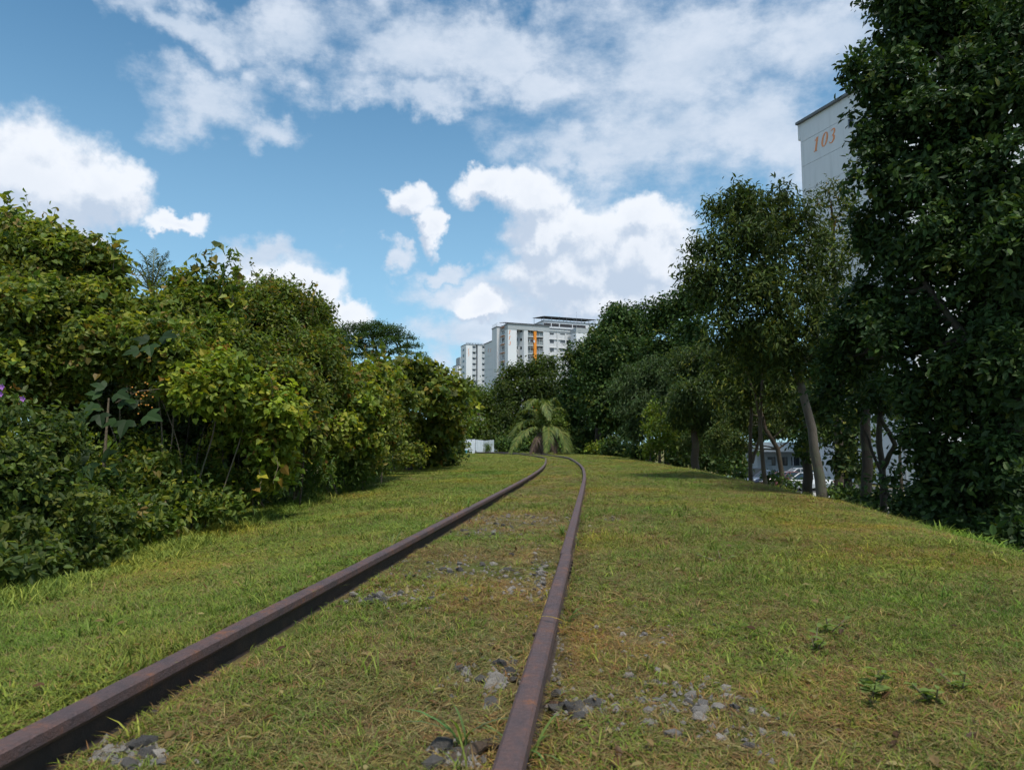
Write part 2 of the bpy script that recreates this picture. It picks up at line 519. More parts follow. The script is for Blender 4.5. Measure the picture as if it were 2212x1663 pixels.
_cut = _yk < 34
def xr(y):       # lateral place of the right rail, straight on past the bend
    return np.interp(y, np.append(_yk[_cut], [60, 120, 400]), np.append(_xk[_cut], [2.6, 1.0, 0.0]))
EDGE_R = ([-20, 0, 4.9, 7.8, 12.6, 15.8, 26, 36, 45, 60, 90, 200], [1.9, 3.2, 4.05, 4.7, 5.2, 5.5, 6.1, 6.4, 6.2, 5.0, 4.0, 4.0])
EDGE_L = ([-20, 0, 3.7, 6.7, 11.4, 20, 45, 60, 90, 200], [-3.2, -2.9, -3.0, -3.3, -3.3, -3.7, -4.0, -7, -12, -12])
LOW = -3.2
def sstep(a, b, x):
    t = np.clip((x - a) / (b - a), 0, 1)
    return t * t * (3 - 2 * t)
def _vn(x, y, s, seed):    # cheap smooth value noise
    x = np.asarray(x, float) * s + seed * 17.3; y = np.asarray(y, float) * s + seed * 5.1
    xi, yi = np.floor(x), np.floor(y); fx, fy = x - xi, y - yi
    fx = fx * fx * (3 - 2 * fx); fy = fy * fy * (3 - 2 * fy)
    h = lambda a, b: np.modf(np.abs(np.sin(a * 127.1 + b * 311.7 + seed) * 43758.5453))[0]
    return (h(xi, yi) * (1 - fx) + h(xi + 1, yi) * fx) * (1 - fy) + (h(xi, yi + 1) * (1 - fx) + h(xi + 1, yi + 1) * fx) * fy
def H(x, y):
    x = np.asarray(x, float); y = np.asarray(y, float)
    base = np.interp(y, [-50, 0, 10, 20, 32, 45, 60, 80, 120, 160], [0, 0, 0.015, 0.04, 0.055, 0.03, -0.03, -0.3, -1.6, -3.2])
    lat = (x - xr(y)) * 0.991             # 0 = right rail, -1.065 = left rail
    near = 1 - sstep(26, 34, y)
    bed = np.interp(lat, [-1.6, -1.16, -1.098, -1.072, -0.95, -0.7, -0.3, -0.09, -0.03, 0.03, 0.10, 0.3, 1.0],
                    [-0.040, -0.028, -0.036, -0.112, -0.092, -0.074, -0.075, -0.07, -0.12, -0.12, -0.085, -0.07, -0.06])
    z = base + np.where(near > 0, bed * near + (1 - near) * -0.075, -0.075)
    z = z - 0.11 * np.clip(-lat - 1.3, 0, 3.0) * (1 - 0.8 * sstep(5, 14, y))
    z = z + (_vn(x, y, 0.8, 1) - 0.5) * 0.05 * sstep(0.15, 1.2, np.minimum(np.abs(lat), np.abs(lat + 1.065))) + (_vn(x, y, 3.0, 2) - 0.5) * 0.018 * sstep(0.05, 0.3, np.minimum(np.abs(lat), np.abs(lat + 1.065)))
    er = np.interp(y, *EDGE_R); el_ = np.interp(y, *EDGE_L)
    dr = np.maximum(0, x - er + 1.3)
    z = z + (LOW - base) * (1 - np.exp(-(dr / 4.0) ** 2))
    dl = np.maximum(0, el_ - x)
    z = z - 0.55 * (1 - np.exp(-(dl / 2.5) ** 2))
    far = sstep(12, 40, dl)
    z = z * (1 - far) + LOW * far
    return z
def hgt(x, y): return float(H(x, y))
_YG = 0.6 * 1.008 ** np.arange(660)
def hit_ground(px, py):
    a, b = ray(px, py)
    below = CZ + b * _YG < H(a * _YG, _YG)
    i = int(np.argmax(below)) if below.any() else len(_YG) - 1
    Y = float(_YG[i])
    return Vector((a * Y, Y, hgt(a * Y, Y)))

ys = np.concatenate([np.arange(-6, 0.8, 0.4), np.arange(0.8, 6, 0.06), np.arange(6, 16, 0.16), np.arange(16, 40, 0.4), np.arange(40, 100, 1.5),
                     np.arange(100, 220, 10), [260, 340, 500, 800, 1400, 2500, 5000]])
lats = np.concatenate([[-4000, -1500, -600, -250, -120, -60, -35, -22, -15, -11, -9], np.arange(-8, -1.6, 0.2), [-1.5, -1.4, -1.3, -1.22, -1.16, -1.13, -1.107, -1.082, -1.06, -1.04, -1.0, -0.95, -0.9, -0.85, -0.8],
                       np.arange(-0.7, -0.1, 0.08), [-0.10, -0.08, -0.05, -0.02, 0.02, 0.05, 0.09, 0.12, 0.2, 0.3], np.arange(0.4, 9, 0.2), [10, 12, 15, 20, 28, 40, 60, 100, 200, 500, 1200, 4000]])
YY, LL = np.meshgrid(ys, lats, indexing='ij')
XX = LL + xr(YY)
ZZ = H(XX, YY)
nr, nc = YY.shape
ii = np.arange(nr * nc).reshape(nr, nc)
Q = np.stack([ii[:-1, :-1], ii[:-1, 1:], ii[1:, 1:], ii[1:, :-1]], -1).reshape(-1, 4)
ground = link('ground', mesh_np('ground', np.stack([XX, YY, ZZ], -1).reshape(-1, 3), [Q], smooth=True), 'soil')
tag(ground, 'grassy railway embankment and the lower land around it', kind='structure')

# ------------------------------------------------------------------ rails
def sweep(name, path, nrm, prof, m, parent, closed=True):
    n, k = len(path), len(prof)
    prof = np.array(prof)
    V = np.zeros((n, k, 3))
    V[:, :, 0] = path[:, None, 0] + nrm[:, None, 0] * prof[None, :, 0]
    V[:, :, 1] = path[:, None, 1] + nrm[:, None, 1] * prof[None, :, 0]
    V[:, :, 2] = np.array([ztop(y) for y in path[:, 1]])[:, None] + prof[None, :, 1]
    ii = np.arange(n * k).reshape(n, k)
    q = []
    for j in range(k):
        j2 = (j + 1) % k
        q.append(np.stack([ii[:-1, j], ii[:-1, j2], ii[1:, j2], ii[1:, j]], -1))
    caps = np.array([ii[0, ::-1], ii[-1, :]])
    return link(name, mesh_np(name, V.reshape(-1, 3), [np.concatenate(q), caps]), m, parent)
HEAD = [(-0.022, 0.0), (-0.0295, -0.006), (-0.032, -0.030), (-0.026, -0.040), (0.026, -0.040), (0.032, -0.030), (0.0295, -0.006), (0.022, 0.0)]
WEB = [(-0.020, -0.0402), (-0.009, -0.050), (-0.009, -0.100), (-0.022, -0.1148), (0.022, -0.1148), (0.009, -0.100), (0.009, -0.050), (0.020, -0.0402)]
FOOT = [(-0.022, -0.115), (-0.064, -0.125), (-0.064, -0.135), (0.064, -0.135), (0.064, -0.125), (0.022, -0.115)]
def make_rail(path, nrm, label, dx=0.0):
    p = path + nrm * dx
    t = thing('rail', label, 'rail', group='rusty rails of the disused railway')
    sweep('head', p, nrm, HEAD, 'rusty_steel', t)
    sweep('web', p, nrm, WEB, 'dark_rust', t)
    sweep('foot', p, nrm, FOOT, 'dark_rust', t)
    return t
ji = int(np.argmin(np.abs(RP[:, 1] - 4.05)))
jl = int(np.argmin(np.abs(RP[:, 1] - 13.0)))
def cut(a, i0, i1): return a[i0:i1]
# resample the near part finely
def fine(P, i0, i1, n):
    idx = np.linspace(i0, i1, n)
    return np.stack([np.interp(idx, np.arange(len(P)), P[:, 0]), np.interp(idx, np.arange(len(P)), P[:, 1])], 1)
rail_rn = make_rail(fine(RP, 0, ji - 0.02, 60), fine(NR, 0, ji - 0.02, 60), 'near right rail, rust brown, running out of the bottom edge of the photo', 0.004)
rail_rf = make_rail(fine(RP, ji, 399, 260), fine(NR, ji, 399, 260), 'far right rail, rusty, from the joint to the distant left bend', -0.004)
rail_ln = make_rail(fine(LP, 0, jl - 0.03, 90), fine(NR, 0, jl - 0.03, 90), 'near left rail, dark rusty web showing, leaving at the bottom left corner')
rail_lf = make_rail(fine(LP, jl, 399, 240), fine(NR, jl, 399, 240), 'far left rail, rusty, half sunk in grass where the track bends')
def rail_frame(P, y, side=0.0):
    i = int(np.argmin(np.abs(P[:, 1] - y)))
    return Vector((P[i, 0] + NR[i, 0] * side, P[i, 1] + NR[i, 1] * side, ztop(y))), math.atan2(T[i, 1], T[i, 0])
# fishplates at the joint, spikes and tie plates
for P, y, par in ((RP, 4.05, rail_rn), (LP, 13.0, rail_ln)):
    for s in (-1, 1):
        p, a = rail_frame(P, y, s * 0.0185)
        fp = MB().box(-0.22, 0.22, -0.0075, 0.0075, -0.095, -0.052).build('fishplate', 'dark_rust', par, loc=p, rot=(0, 0, a))
        for bx in (-0.16, -0.06, 0.06, 0.16):
            MB().tube([(bx, 0, -0.074), (bx, -s * 0.018, -0.074)], 0.012, 6).build('bolt', 'dark_rust', fp)
for y in (1.9, 2.62, 3.35, 4.1, 4.9, 5.7, 6.5):
    for P, par, s in ((LP, rail_ln, 1), (RP, rail_rn if y < 4.05 else rail_rf, -1)):
        p, a = rail_frame(P, y, s * 0.085)
        MB().box(-0.07, 0.07, -0.05, 0.05, -0.134, -0.122).build('tie_plate', 'dark_rust', par, loc=p, rot=(0, 0, a))
        m_ = MB().box(-0.008, 0.008, -0.008, 0.008, -0.121, -0.072 + random.uniform(-0.03, 0.012))
        m_.build('spike', 'dark_rust', par, loc=p + Vector((random.uniform(-.03, .03), 0, 0)), rot=(random.uniform(-.15, .15), random.uniform(-.15, .15), a))

# ------------------------------------------------------------------ foliage engine
TPL = {   # leaf outlines in (side, along, lift); two folded halves
    'heart': (np.array([(0, 0, 0), (-.40, -.06, .10), (-.47, .34, .12), (0, 1, -.16), (.47, .34, .12), (.40, -.06, .10)]), np.array([[0, 3, 2, 1], [0, 5, 4, 3]])),
    'oval': (np.array([(0, 0, 0), (-.20, .22, .06), (-.25, .60, .05), (0, 1, -.12), (.25, .60, .05), (.20, .22, .06)]), np.array([[0, 3, 2, 1], [0, 5, 4, 3]])),
    'lance': (np.array([(0, 0, 0), (-.14, .25, .03), (-.15, .60, .0), (0, 1, -.22), (.15, .60, .0), (.14, .25, .03)]), np.array([[0, 3, 2, 1], [0, 5, 4, 3]])),
    'diamond': (np.array([(0, 0, 0), (-.33, .5, .10), (0, 1, -.1), (.33, .5, .10)]), np.array([[0, 2, 1], [0, 3, 2]])),
}
_lb = [(-.16, -.03, .02), (-.40, .06, .04), (-.60, .34, .0), (-.44, .42, .03), (-.25, .40, .03), (-.22, .66, .01), (0, 1.0, -.12)]
_lv = [(0, 0, 0), (0, .42, -.03)] + _lb + [(-x_, y_, z_) for x_, y_, z_ in _lb[-2::-1]]
LOBED = (np.array(_lv), np.array([[0, 1, 6, 2], [0, 14, 10, 1]]), np.array([[2, 6, 3], [3, 6, 5], [3, 5, 4], [1, 7, 6], [1, 8, 7], [1, 9, 8], [1, 10, 9], [10, 14, 13], [10, 13, 11], [11, 13, 12]]))
def unit(a): return a / np.maximum(np.linalg.norm(a, axis=-1, keepdims=True), 1e-9)
def leaf_frames(tip, nrm):
    t = unit(tip)
    n = nrm - (nrm * t).sum(-1, keepdims=True) * t
    n = unit(n + 1e-6)
    return t, n, np.cross(t, n)
def leaves_mesh(name, P, tip, nrm, size, col, tpl):
    V0, Fq = TPL[tpl]
    t, n, s = leaf_frames(tip, nrm)
    sz = size[:, None, None]
    V = P[:, None, :] + sz * (V0[None, :, 0:1] * s[:, None, :] + V0[None, :, 1:2] * t[:, None, :] + V0[None, :, 2:3] * n[:, None, :])
    k = len(V0)
    Fa = (np.arange(len(P)) * k)[:, None, None] + Fq[None]
    C = np.repeat(col, k, axis=0)
    return mesh_np(name, V.reshape(-1, 3), [Fa.reshape(-1, Fq.shape[1])], C)

CAMP = np.array([0, 0, CZ])
def foliage(blobs, leaf, n_per_m2, pal, droop=0.35, lump=0.42, fill=0.35, back=0.4, twig=7, spread=1.6, seed=0, tipcol=None, low_cut=None, jitter=0.22, nsk=1.2):
    """Leaves for a crown given as ellipsoids (centre, radii). Leaves sit in twigs on the surfaces of sub-clumps."""
    r = np.random.default_rng(seed + 100)
    P_, T_, N_, S_, C_ = [], [], [], [], []
    palc = np.array([p[:3] for p in pal], float); palw = np.array([p[3] for p in pal], float); palw /= palw.sum()
    for c, rad in blobs:
        c = np.array(c); rad = np.array(rad)
        area = 4 * math.pi * (((rad[0] * rad[1]) ** 1.6 + (rad[0] * rad[2]) ** 1.6 + (rad[1] * rad[2]) ** 1.6) / 3) ** (1 / 1.6)
        nl = int(area * n_per_m2)
        nt = max(6, nl // twig)
        ns = int(np.clip(10 + area * nsk, 8, 70))
        # sub-clumps spread over the ellipsoid
        d = unit(r.normal(size=(ns, 3)))
        d[:, 2] = np.where(d[:, 2] < -0.5, -d[:, 2], d[:, 2])
        sc = c + d * rad * r.uniform(0.48, 0.95, (ns, 1))
        sr = lump * rad.mean() * r.uniform(0.40, 1.20, ns)
        dark = r.uniform(0.72, 1.2, ns)
        pick = r.integers(0, ns, nt)
        dd = unit(r.normal(size=(nt, 3)) + d[pick] * 0.7 + np.array([0, 0, 0.35]))
        tp = sc[pick] + dd * sr[pick][:, None] * np.array([1, 1, 0.85]) * r.uniform(0.75, 1.12, (nt, 1))
        # thin out the side away from the camera
        away = ((tp - c) / rad * unit(c - CAMP)).sum(1)
        keep = (away < 0.25) | (r.random(nt) < back)
        # drop twigs deep within the crown
        inn = (((tp - c) / rad) ** 2).sum(1)
        keep &= (inn > 0.30) | (r.random(nt) < 0.4)
        tp, dd, pk = tp[keep], dd[keep], pick[keep]
        nt = len(tp)
        tcol = palc[r.choice(len(pal), nt, p=palw)] * dark[pk][:, None]
        # leaves round each twig
        ti = np.repeat(np.arange(nt), twig)
        n = len(ti)
        off = r.normal(size=(n, 3)) * leaf * spread * 0.55
        P = tp[ti] + off
        tip = unit(dd[ti] * 0.6 + r.normal(size=(n, 3)) * 0.7) + np.array([0, 0, -droop]) * r.uniform(0.3, 1.6, (n, 1))
        nrm = dd[ti] * 0.8 + np.array([0, 0, 0.75]) + r.normal(size=(n, 3)) * 0.45
        sz = leaf * r.uniform(0.45, 1.3, n)
        col = tcol[ti] * r.uniform(1 - jitter, 1 + jitter, (n, 1)) * r.uniform(0.92, 1.08, (n, 3))
        P_.append(P); T_.append(tip); N_.append(nrm); S_.append(sz); C_.append(col)
        # filling leaves inside
        nf = int(nl * fill)
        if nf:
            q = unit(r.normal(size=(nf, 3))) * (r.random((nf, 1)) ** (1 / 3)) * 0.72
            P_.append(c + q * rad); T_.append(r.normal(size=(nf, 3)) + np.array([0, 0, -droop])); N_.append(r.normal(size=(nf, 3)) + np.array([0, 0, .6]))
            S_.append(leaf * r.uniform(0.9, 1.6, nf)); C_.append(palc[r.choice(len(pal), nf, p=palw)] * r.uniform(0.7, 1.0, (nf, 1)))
    P, T_, N_, S_, C_ = (np.concatenate(a) for a in (P_, T_, N_, S_, C_))
    if low_cut is not None:
        k = P[:, 2] > H(P[:, 0], P[:, 1]) + low_cut
        P, T_, N_, S_, C_ = P[k], T_[k], N_[k], S_[k], C_[k]
    return P, T_, N_, S_, C_

UNIT_LEAF = {}
def unit_leaf(tpl, m):
    if (tpl, m) not in UNIT_LEAF:
        V0, Fq = TPL[tpl]
        me = mesh_np('leaf', V0, [Fq]); me.materials.append(MATS[m]); UNIT_LEAF[(tpl, m)] = me
    return UNIT_LEAF[(tpl, m)]
def put_leaf(parent, me, p, tip, nrm, size, col):
    t, n, s = leaf_frames(np.array(tip)[None], np.array(nrm)[None])
    M = Matrix(((s[0][0] * size, t[0][0] * size, n[0][0] * size, p[0]), (s[0][1] * size, t[0][1] * size, n[0][1] * size, p[1]),
                (s[0][2] * size, t[0][2] * size, n[0][2] * size, p[2]), (0, 0, 0, 1)))
    o = bpy.data.objects.new('leaf', me)
    o.color = (*[float(x) for x in col], 1)
    COL.objects.link(o)
    o.parent = parent
    o.matrix_parent_inverse = parent.matrix_world.inverted() if False else Matrix.Translation(-parent.location)
    o.matrix_basis = M
    return o
def add_foliage(parent, arrs, tpl, m='leaf', singles=0, name='foliage'):
    P, tip, nrm, sz, col = arrs
    loc = np.array(parent.location)
    sel = np.zeros(len(P), bool)
    if singles:
        v = P - CAMP
        px = CX + F * v[:, 0] / v[:, 1]; pz = 960 - F * v[:, 2] / v[:, 1]
        inn = (px > 8) & (px < 2204) & (pz > 8) & (pz < 1655) & (v[:, 1] > 0.5)
        # facing the camera and not hidden: nearest leaf of its 26 px cell
        dist = np.linalg.norm(v, axis=1)
        t, n, s = leaf_frames(tip, nrm)
        face = np.abs((n * v).sum(1) / dist)
        cell = (np.floor(px / 24) * 10000 + np.floor(pz / 24)).astype(np.int64)
        o = np.lexsort((dist, cell))
        first = np.concatenate([[True], cell[o][1:] != cell[o][:-1]])
        cand = o[first]
        cand = cand[inn[cand]]
        score = sz[cand] * face[cand] / dist[cand]
        cand = cand[np.argsort(-score)][:singles]
        sel[cand] = True
        me = unit_leaf(tpl, m + '_single')
        for i in cand: put_leaf(parent, me, P[i], tip[i], nrm[i], float(sz[i]), col[i])
    k = ~sel
    me = leaves_mesh(name, P[k] - loc, tip[k], nrm[k], sz[k], col[k], tpl)
    o = link(name, me, m, parent)
    o['kind'] = 'stuff'
    return o
def bl(px, py, rx, ry, Y, k=None, dz=1.0):
    """an ellipsoid whose outline in the frame is (rx, ry) round (px, py), at depth Y"""
    c = at(px, py, Y)
    a, b = rx * Y / F, ry * Y / F
    return (tuple(c), (a, (k if k else 0.5 * (a + b)) * dz, b))
def limb_path(a, b, bend=0.12, n=5, r=random):
    a, b = Vector(a), Vector(b)
    d = b - a
    side = Vector((r.uniform(-1, 1), r.uniform(-1, 1), r.uniform(-0.2, 0.9))) * d.length * bend
    return [a + d * t + side * math.sin(math.pi * t) for t in np.linspace(0, 1, n)]
def wobble(pts, amp, n=10, r=random):
    """resample a trunk line with small natural bends"""
    P = np.array([tuple(p) for p in pts]); L_ = np.concatenate([[0], np.cumsum(np.linalg.norm(np.diff(P, axis=0), axis=1))])
    t = np.linspace(0, L_[-1], n)
    Q_ = np.stack([np.interp(t, L_, P[:, i]) for i in range(3)], 1)
    for i in range(1, n - 1): Q_[i] += np.array([r.uniform(-1, 1), r.uniform(-1, 1), 0]) * amp
    return [Vector(q) for q in Q_]

def tree(name, label, cat, trunks, blobs, leaf, dens, pal, tpl='oval', m='leaf', bark='bark_brown', singles=0, group=None, limbs=True, limb_r=0.3, **kw):
    """trunks: list of (list of (px, py, Y), r_base, r_top); the first point is dropped to the ground."""
    p0 = trunks[0][0][0] if trunks else None
    if p0: b = at(*p0); loc = Vector((b.x, b.y, hgt(b.x, b.y)))
    else: loc = Vector((blobs[0][0][0], blobs[0][0][1], hgt(blobs[0][0][0], blobs[0][0][1])))
    t = thing(name, label, cat, loc, group=group)
    tips = []
    rr = random.Random(kw.get('seed', 0))
    for pl, ra, rb in trunks:
        w = [at(*q) for q in pl]
        g0 = Vector((w[0].x, w[0].y, hgt(w[0].x, w[0].y) - 0.12))
        first = pl is trunks[0][0]
        if w[0].z < g0.z + 0.05: w[0] = g0
        elif first or w[0].z < g0.z + 1.0: w = [g0] + w
        w = wobble(w, ra * 0.22, 12, rr)
        rad = [ra + (rb - ra) * (i / 11) ** 0.8 for i in range(12)]
        if w[0].z <= g0.z + .01: rad[0] *= 1.25; rad[1] *= 1.05
        MB().tube([q - loc for q in w], rad, 10).build('trunk', bark, t, smooth=True)
        tips += w[5:]
    if limbs and tips:
        for c, r_ in blobs:
            c = Vector(c)
            below = [q for q in tips if q.z < c.z + 0.1] or tips
            a = min(below, key=lambda q: (q - c).length)
            if (a - c).length < 0.15: continue
            ra = trunks[0][1] * limb_r
            MB().tube([q - loc for q in limb_path(a, c, 0.14, 6, rr)], [ra * (1 - 0.8 * k / 5) for k in range(6)], 6).build('limb', bark, t, smooth=True)
    kw.setdefault('low_cut', 0.02)
    add_foliage(t, foliage(blobs, leaf, dens, pal, **kw), tpl, m, singles)
    return t

# leaf colours (linear): (r, g, b, share)
VINE = [(0.129, 0.178, 0.028, 3), (0.202, 0.232, 0.035, 3), (0.079, 0.124, 0.026, 2), (0.292, 0.292, 0.038, 1.2), (0.213, 0.151, 0.038, 0.35)]
BRIGHT = [(0.213, 0.270, 0.030, 3), (0.281, 0.313, 0.037, 2.4), (0.146, 0.205, 0.028, 2), (0.359, 0.324, 0.037, 0.7), (0.270, 0.162, 0.032, 0.2)]
SHRUB = [(0.062, 0.098, 0.023, 3), (0.096, 0.131, 0.027, 2), (0.144, 0.163, 0.028, 1)]
OLIVE = [(0.112, 0.135, 0.026, 3), (0.163, 0.178, 0.028, 2.4), (0.073, 0.097, 0.022, 2), (0.247, 0.194, 0.035, 0.8), (0.225, 0.119, 0.032, 0.25)]
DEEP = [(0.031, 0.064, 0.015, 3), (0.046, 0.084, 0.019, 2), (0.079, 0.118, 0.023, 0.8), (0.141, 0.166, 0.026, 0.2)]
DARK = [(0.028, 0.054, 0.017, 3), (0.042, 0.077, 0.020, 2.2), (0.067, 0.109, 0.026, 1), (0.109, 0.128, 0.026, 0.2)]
MANGO = [(0.046, 0.072, 0.020, 3), (0.070, 0.100, 0.023, 2), (0.109, 0.134, 0.026, 0.9), (0.179, 0.192, 0.032, 0.3)]
GREY = [(0.068, 0.105, 0.040, 3), (0.094, 0.138, 0.050, 2), (0.055, 0.083, 0.031, 1.5)]
LIME = [(.17, .225, .028, 2), (.12, .175, .024, 2), (.24, .26, .03, .7)]
MID = [(0.062, 0.106, 0.020, 3), (0.090, 0.140, 0.022, 2), (0.140, 0.185, 0.028, 0.8)]
FERN = [(0.090, 0.140, 0.026, 3), (0.124, 0.178, 0.029, 2), (0.168, 0.178, 0.027, 0.8), (0.191, 0.140, 0.032, 0.3)]
# ------------------------------------------------------------------ lower land: road, kerb, pavement, car park
def strip(name, cx, cy, ang, x0, x1, y0, y1, z0, z1, m, label):
    o = MB().box(x0, x1, y0, y1, z0, z1).build(name, m, loc=(cx, cy, LOW), rot=(0, 0, ang))
    return tag(o, label, kind='structure')
RA = R(3)
strip('road', 19.5, 0, RA, -3.4, 3.4, 8, 54, -0.3, 0.0, 'asphalt', 'grey asphalt road at the foot of the embankment')
strip('road_marking', 19.5, 0, RA, -3.05, -2.93, 8, 54, 0.0, 0.004, 'road_paint', 'white edge line along the road')
strip('kerb', 19.5, 0, RA, 3.402, 3.60, 8, 54, -0.3, 0.12, 'concrete', 'pale concrete kerb beside the road')
strip('pavement', 19.5, 0, RA, 5.2, 7.4, 8, 54, -0.3, 0.06, 'concrete', 'pale concrete footpath behind the kerb')
strip('car_park', 19.5, 0, RA, -9.0, 17.0, 54.004, 84, -0.3, 0.008, 'asphalt', 'asphalt car park below the embankment')

# ------------------------------------------------------------------ apartment blocks
ANG = R(20.4)
def along(P, ang, px, py):
    a = ray(px, py)[0]
    return (a * P.y - P.x) / (math.cos(ang) - a * math.sin(ang))
_dig = {}
def digit_mesh(ch):
    """one italic serif numeral, 1 unit high, in the x-z plane facing -y"""
    if ch in _dig: return _dig[ch]
    m = MB()
    def strk(pts, ws):
        P = np.array(pts, float); n = len(P)
        T_ = np.gradient(P, axis=0); T_ /= np.linalg.norm(T_, axis=1)[:, None]
        Nn = np.stack([-T_[:, 1], T_[:, 0]], 1)
        A, B = P + Nn * np.array(ws)[:, None] / 2, P - Nn * np.array(ws)[:, None] / 2
        V, q = [], []
        for i in range(n):
            for (x, z) in (A[i], B[i]):
                x += 0.26 * z
                V += [(x, -0.02, z), (x, 0.02, z)]
        for i in range(n - 1):
            a, b = 4 * i, 4 * (i + 1)
            q += [(a, b, b + 2, a + 2), (a + 1, a + 3, b + 3, b + 1), (a, a + 1, b + 1, b), (a + 2, b + 2, b + 3, a + 3)]
        q += [(0, 2, 3, 1), (4 * n - 4, 4 * n - 3, 4 * n - 1, 4 * n - 2)]
        m.quads(V, q)
    if ch == '1':
        strk([(0.25, 0.0), (0.25, 0.5), (0.25, 1.0)], [0.17] * 3)
        strk([(0.02, 0.80), (0.12, 0.86), (0.2, 0.97)], [0.05, 0.07, 0.06])
        strk([(0.08, 0.02), (0.25, 0.025), (0.42, 0.02)], [0.05] * 3)
    elif ch == '0':
        a = np.linspace(0, 2 * math.pi, 25)
        strk([(0.3 + 0.24 * math.cos(t), 0.5 + 0.47 * math.sin(t)) for t in a], [0.05 + 0.11 * abs(math.cos(t)) for t in a])
    elif ch == '3':
        a = np.linspace(2.6, -1.5, 14); b = np.linspace(1.5, -2.7, 14)
        strk([(0.26 + 0.20 * math.cos(t), 0.75 + 0.22 * math.sin(t)) for t in a], [0.05 + 0.10 * max(0, math.cos(t)) for t in a])
        strk([(0.26 + 0.24 * math.cos(t), 0.27 + 0.25 * math.sin(t)) for t in b], [0.05 + 0.12 * max(0, math.cos(t)) for t in b])
    elif ch == '7':
        strk([(0.05, 0.95), (0.3, 0.95), (0.55, 0.95)], [0.10] * 3)
        strk([(0.52, 0.93), (0.34, 0.5), (0.22, 0.0)], [0.06, 0.12, 0.16])
    me = m.mesh('numeral'); me.materials.append(MATS['digit_orange'])
    _dig[ch] = me
    return me
_win = {}
def window(parent, x, z, w, h, y=0.0, rz=0.0, panes=2, x3=None, frame='white_paint'):
    """a window whose frame stands 4 cm proud of the wall plane, panes set behind it"""
    key = (round(w, 2), round(h, 2), panes, frame)
    if key not in _win:
        f = MB()
        t = 0.07
        f.box(-w / 2, w / 2, -0.04, 0.02, -h / 2, -h / 2 + t); f.box(-w / 2, w / 2, -0.04, 0.02, h / 2 - t, h / 2)
        for k in range(panes + 1):
            xx = -w / 2 + (w - t) * k / panes
            f.box(xx, xx + t, -0.037, 0.018, -h / 2 + t, h / 2 - t)
        fm = f.mesh('window'); fm.materials.append(MATS[frame])
        pm = MB().box(-w / 2 + 0.02, w / 2 - 0.02, -0.012, 0.012, -h / 2 + 0.02, h / 2 - 0.02).mesh('pane'); pm.materials.append(MATS['window_glass'])
        _win[key] = (fm, pm)
    fm, pm = _win[key]
    o = link('window', fm, None, parent, (x, y, z), (0, 0, rz))
    link('pane', pm, None, o)
    return o
_ac = None
def aircon(parent, x, y, z):
    global _ac
    if _ac is None:
        _ac = (MB().box(-0.45, 0.45, -0.35, 0, -0.35, 0.35).mesh('air_conditioner'), MB().tube([(0, -0.351, 0), (0, -0.36, 0)], 0.24, 14).mesh('fan_grille'))
        # the grille gets a face
        _ac[0].materials.append(MATS['white_paint'])
        a = np.linspace(0, 2 * math.pi, 15)[:-1]
        V = [(0.24 * math.cos(t) - 0.08, -0.356, 0.24 * math.sin(t)) for t in a]
        gm = mesh_np('fan_grille', V, [np.arange(14)[None, :]]); gm.materials.append(MATS['recess_dark'])
        _ac = (_ac[0], gm)
    o = link('air_conditioner', _ac[0], None, parent, (x, y, z))
    link('fan_grille', _ac[1], None, o)

# --- block 113
def ax(zx): return 1051 + 0.1125 * zx
def ay(zy): return 674.8 + 0.1125 * zy
PA = at(ax(410), ay(207), 216.0)
HA = PA.z - LOW
blkA = thing('apartment_block', 'white apartment block with tall orange stripe and the number 113', 'building', (PA.x, PA.y, LOW), ANG, 'white apartment blocks')
def ua(zx, zy=500): return along(PA, ANG, ax(zx), ay(zy))
def depthA(u, v=0): return PA.y + u * math.sin(ANG) + v * math.cos(ANG)
def za(zy, u, v=0): return at(1100, ay(zy), depthA(u, v)).z - LOW
u1, u2, u3, u4, u5, u6, u7, u8, u9 = (ua(z) for z in (580, 655, 720, 795, 905, 962, 1090, 1205, 1610))
MB().box(0, u1, 0, 5.6, 0, HA - 1.9).build('wall', 'pale_render', blkA)
MB().box(u3, u4, 0, 5.6, 0, HA - 1.9).build('wall', 'white_render', blkA)
MB().box(u7, u8, 0, 9, 0, HA - 1.9).build('wall', 'white_render', blkA)
MB().box(u1, u2, 2.2, 5.6, 0, HA - 1.9).build('wall', 'white_render', blkA)
MB().hexa([(u2, 2.2, 0), (u3, 0.02, 0), (u3, 5.6, 0), (u2, 5.6, 0), (u2, 2.2, HA - 1.9), (u3, 0.02, HA - 1.9), (u3, 5.6, HA - 1.9), (u2, 5.6, HA - 1.9)]).build('wall', 'white_render', blkA)
MB().box(u4, u7, 1.3, 9, 0, HA - 1.9).build('wall', 'panel_grey', blkA)
MB().box(-0.05, u8 + 0.05, -0.08, 9.1, HA - 1.898, HA - 0.25).build('parapet', 'grey_render', blkA)
MB().box(-0.2, u8 + 0.2, -0.25, 9.3, HA - 0.249, HA).build('roof', 'roof_edge', blkA)
MB().box(u5 + .12, u6, 0.05, 1.3, 0, HA - 1.902).build('orange_stripe', 'orange_paint', blkA)
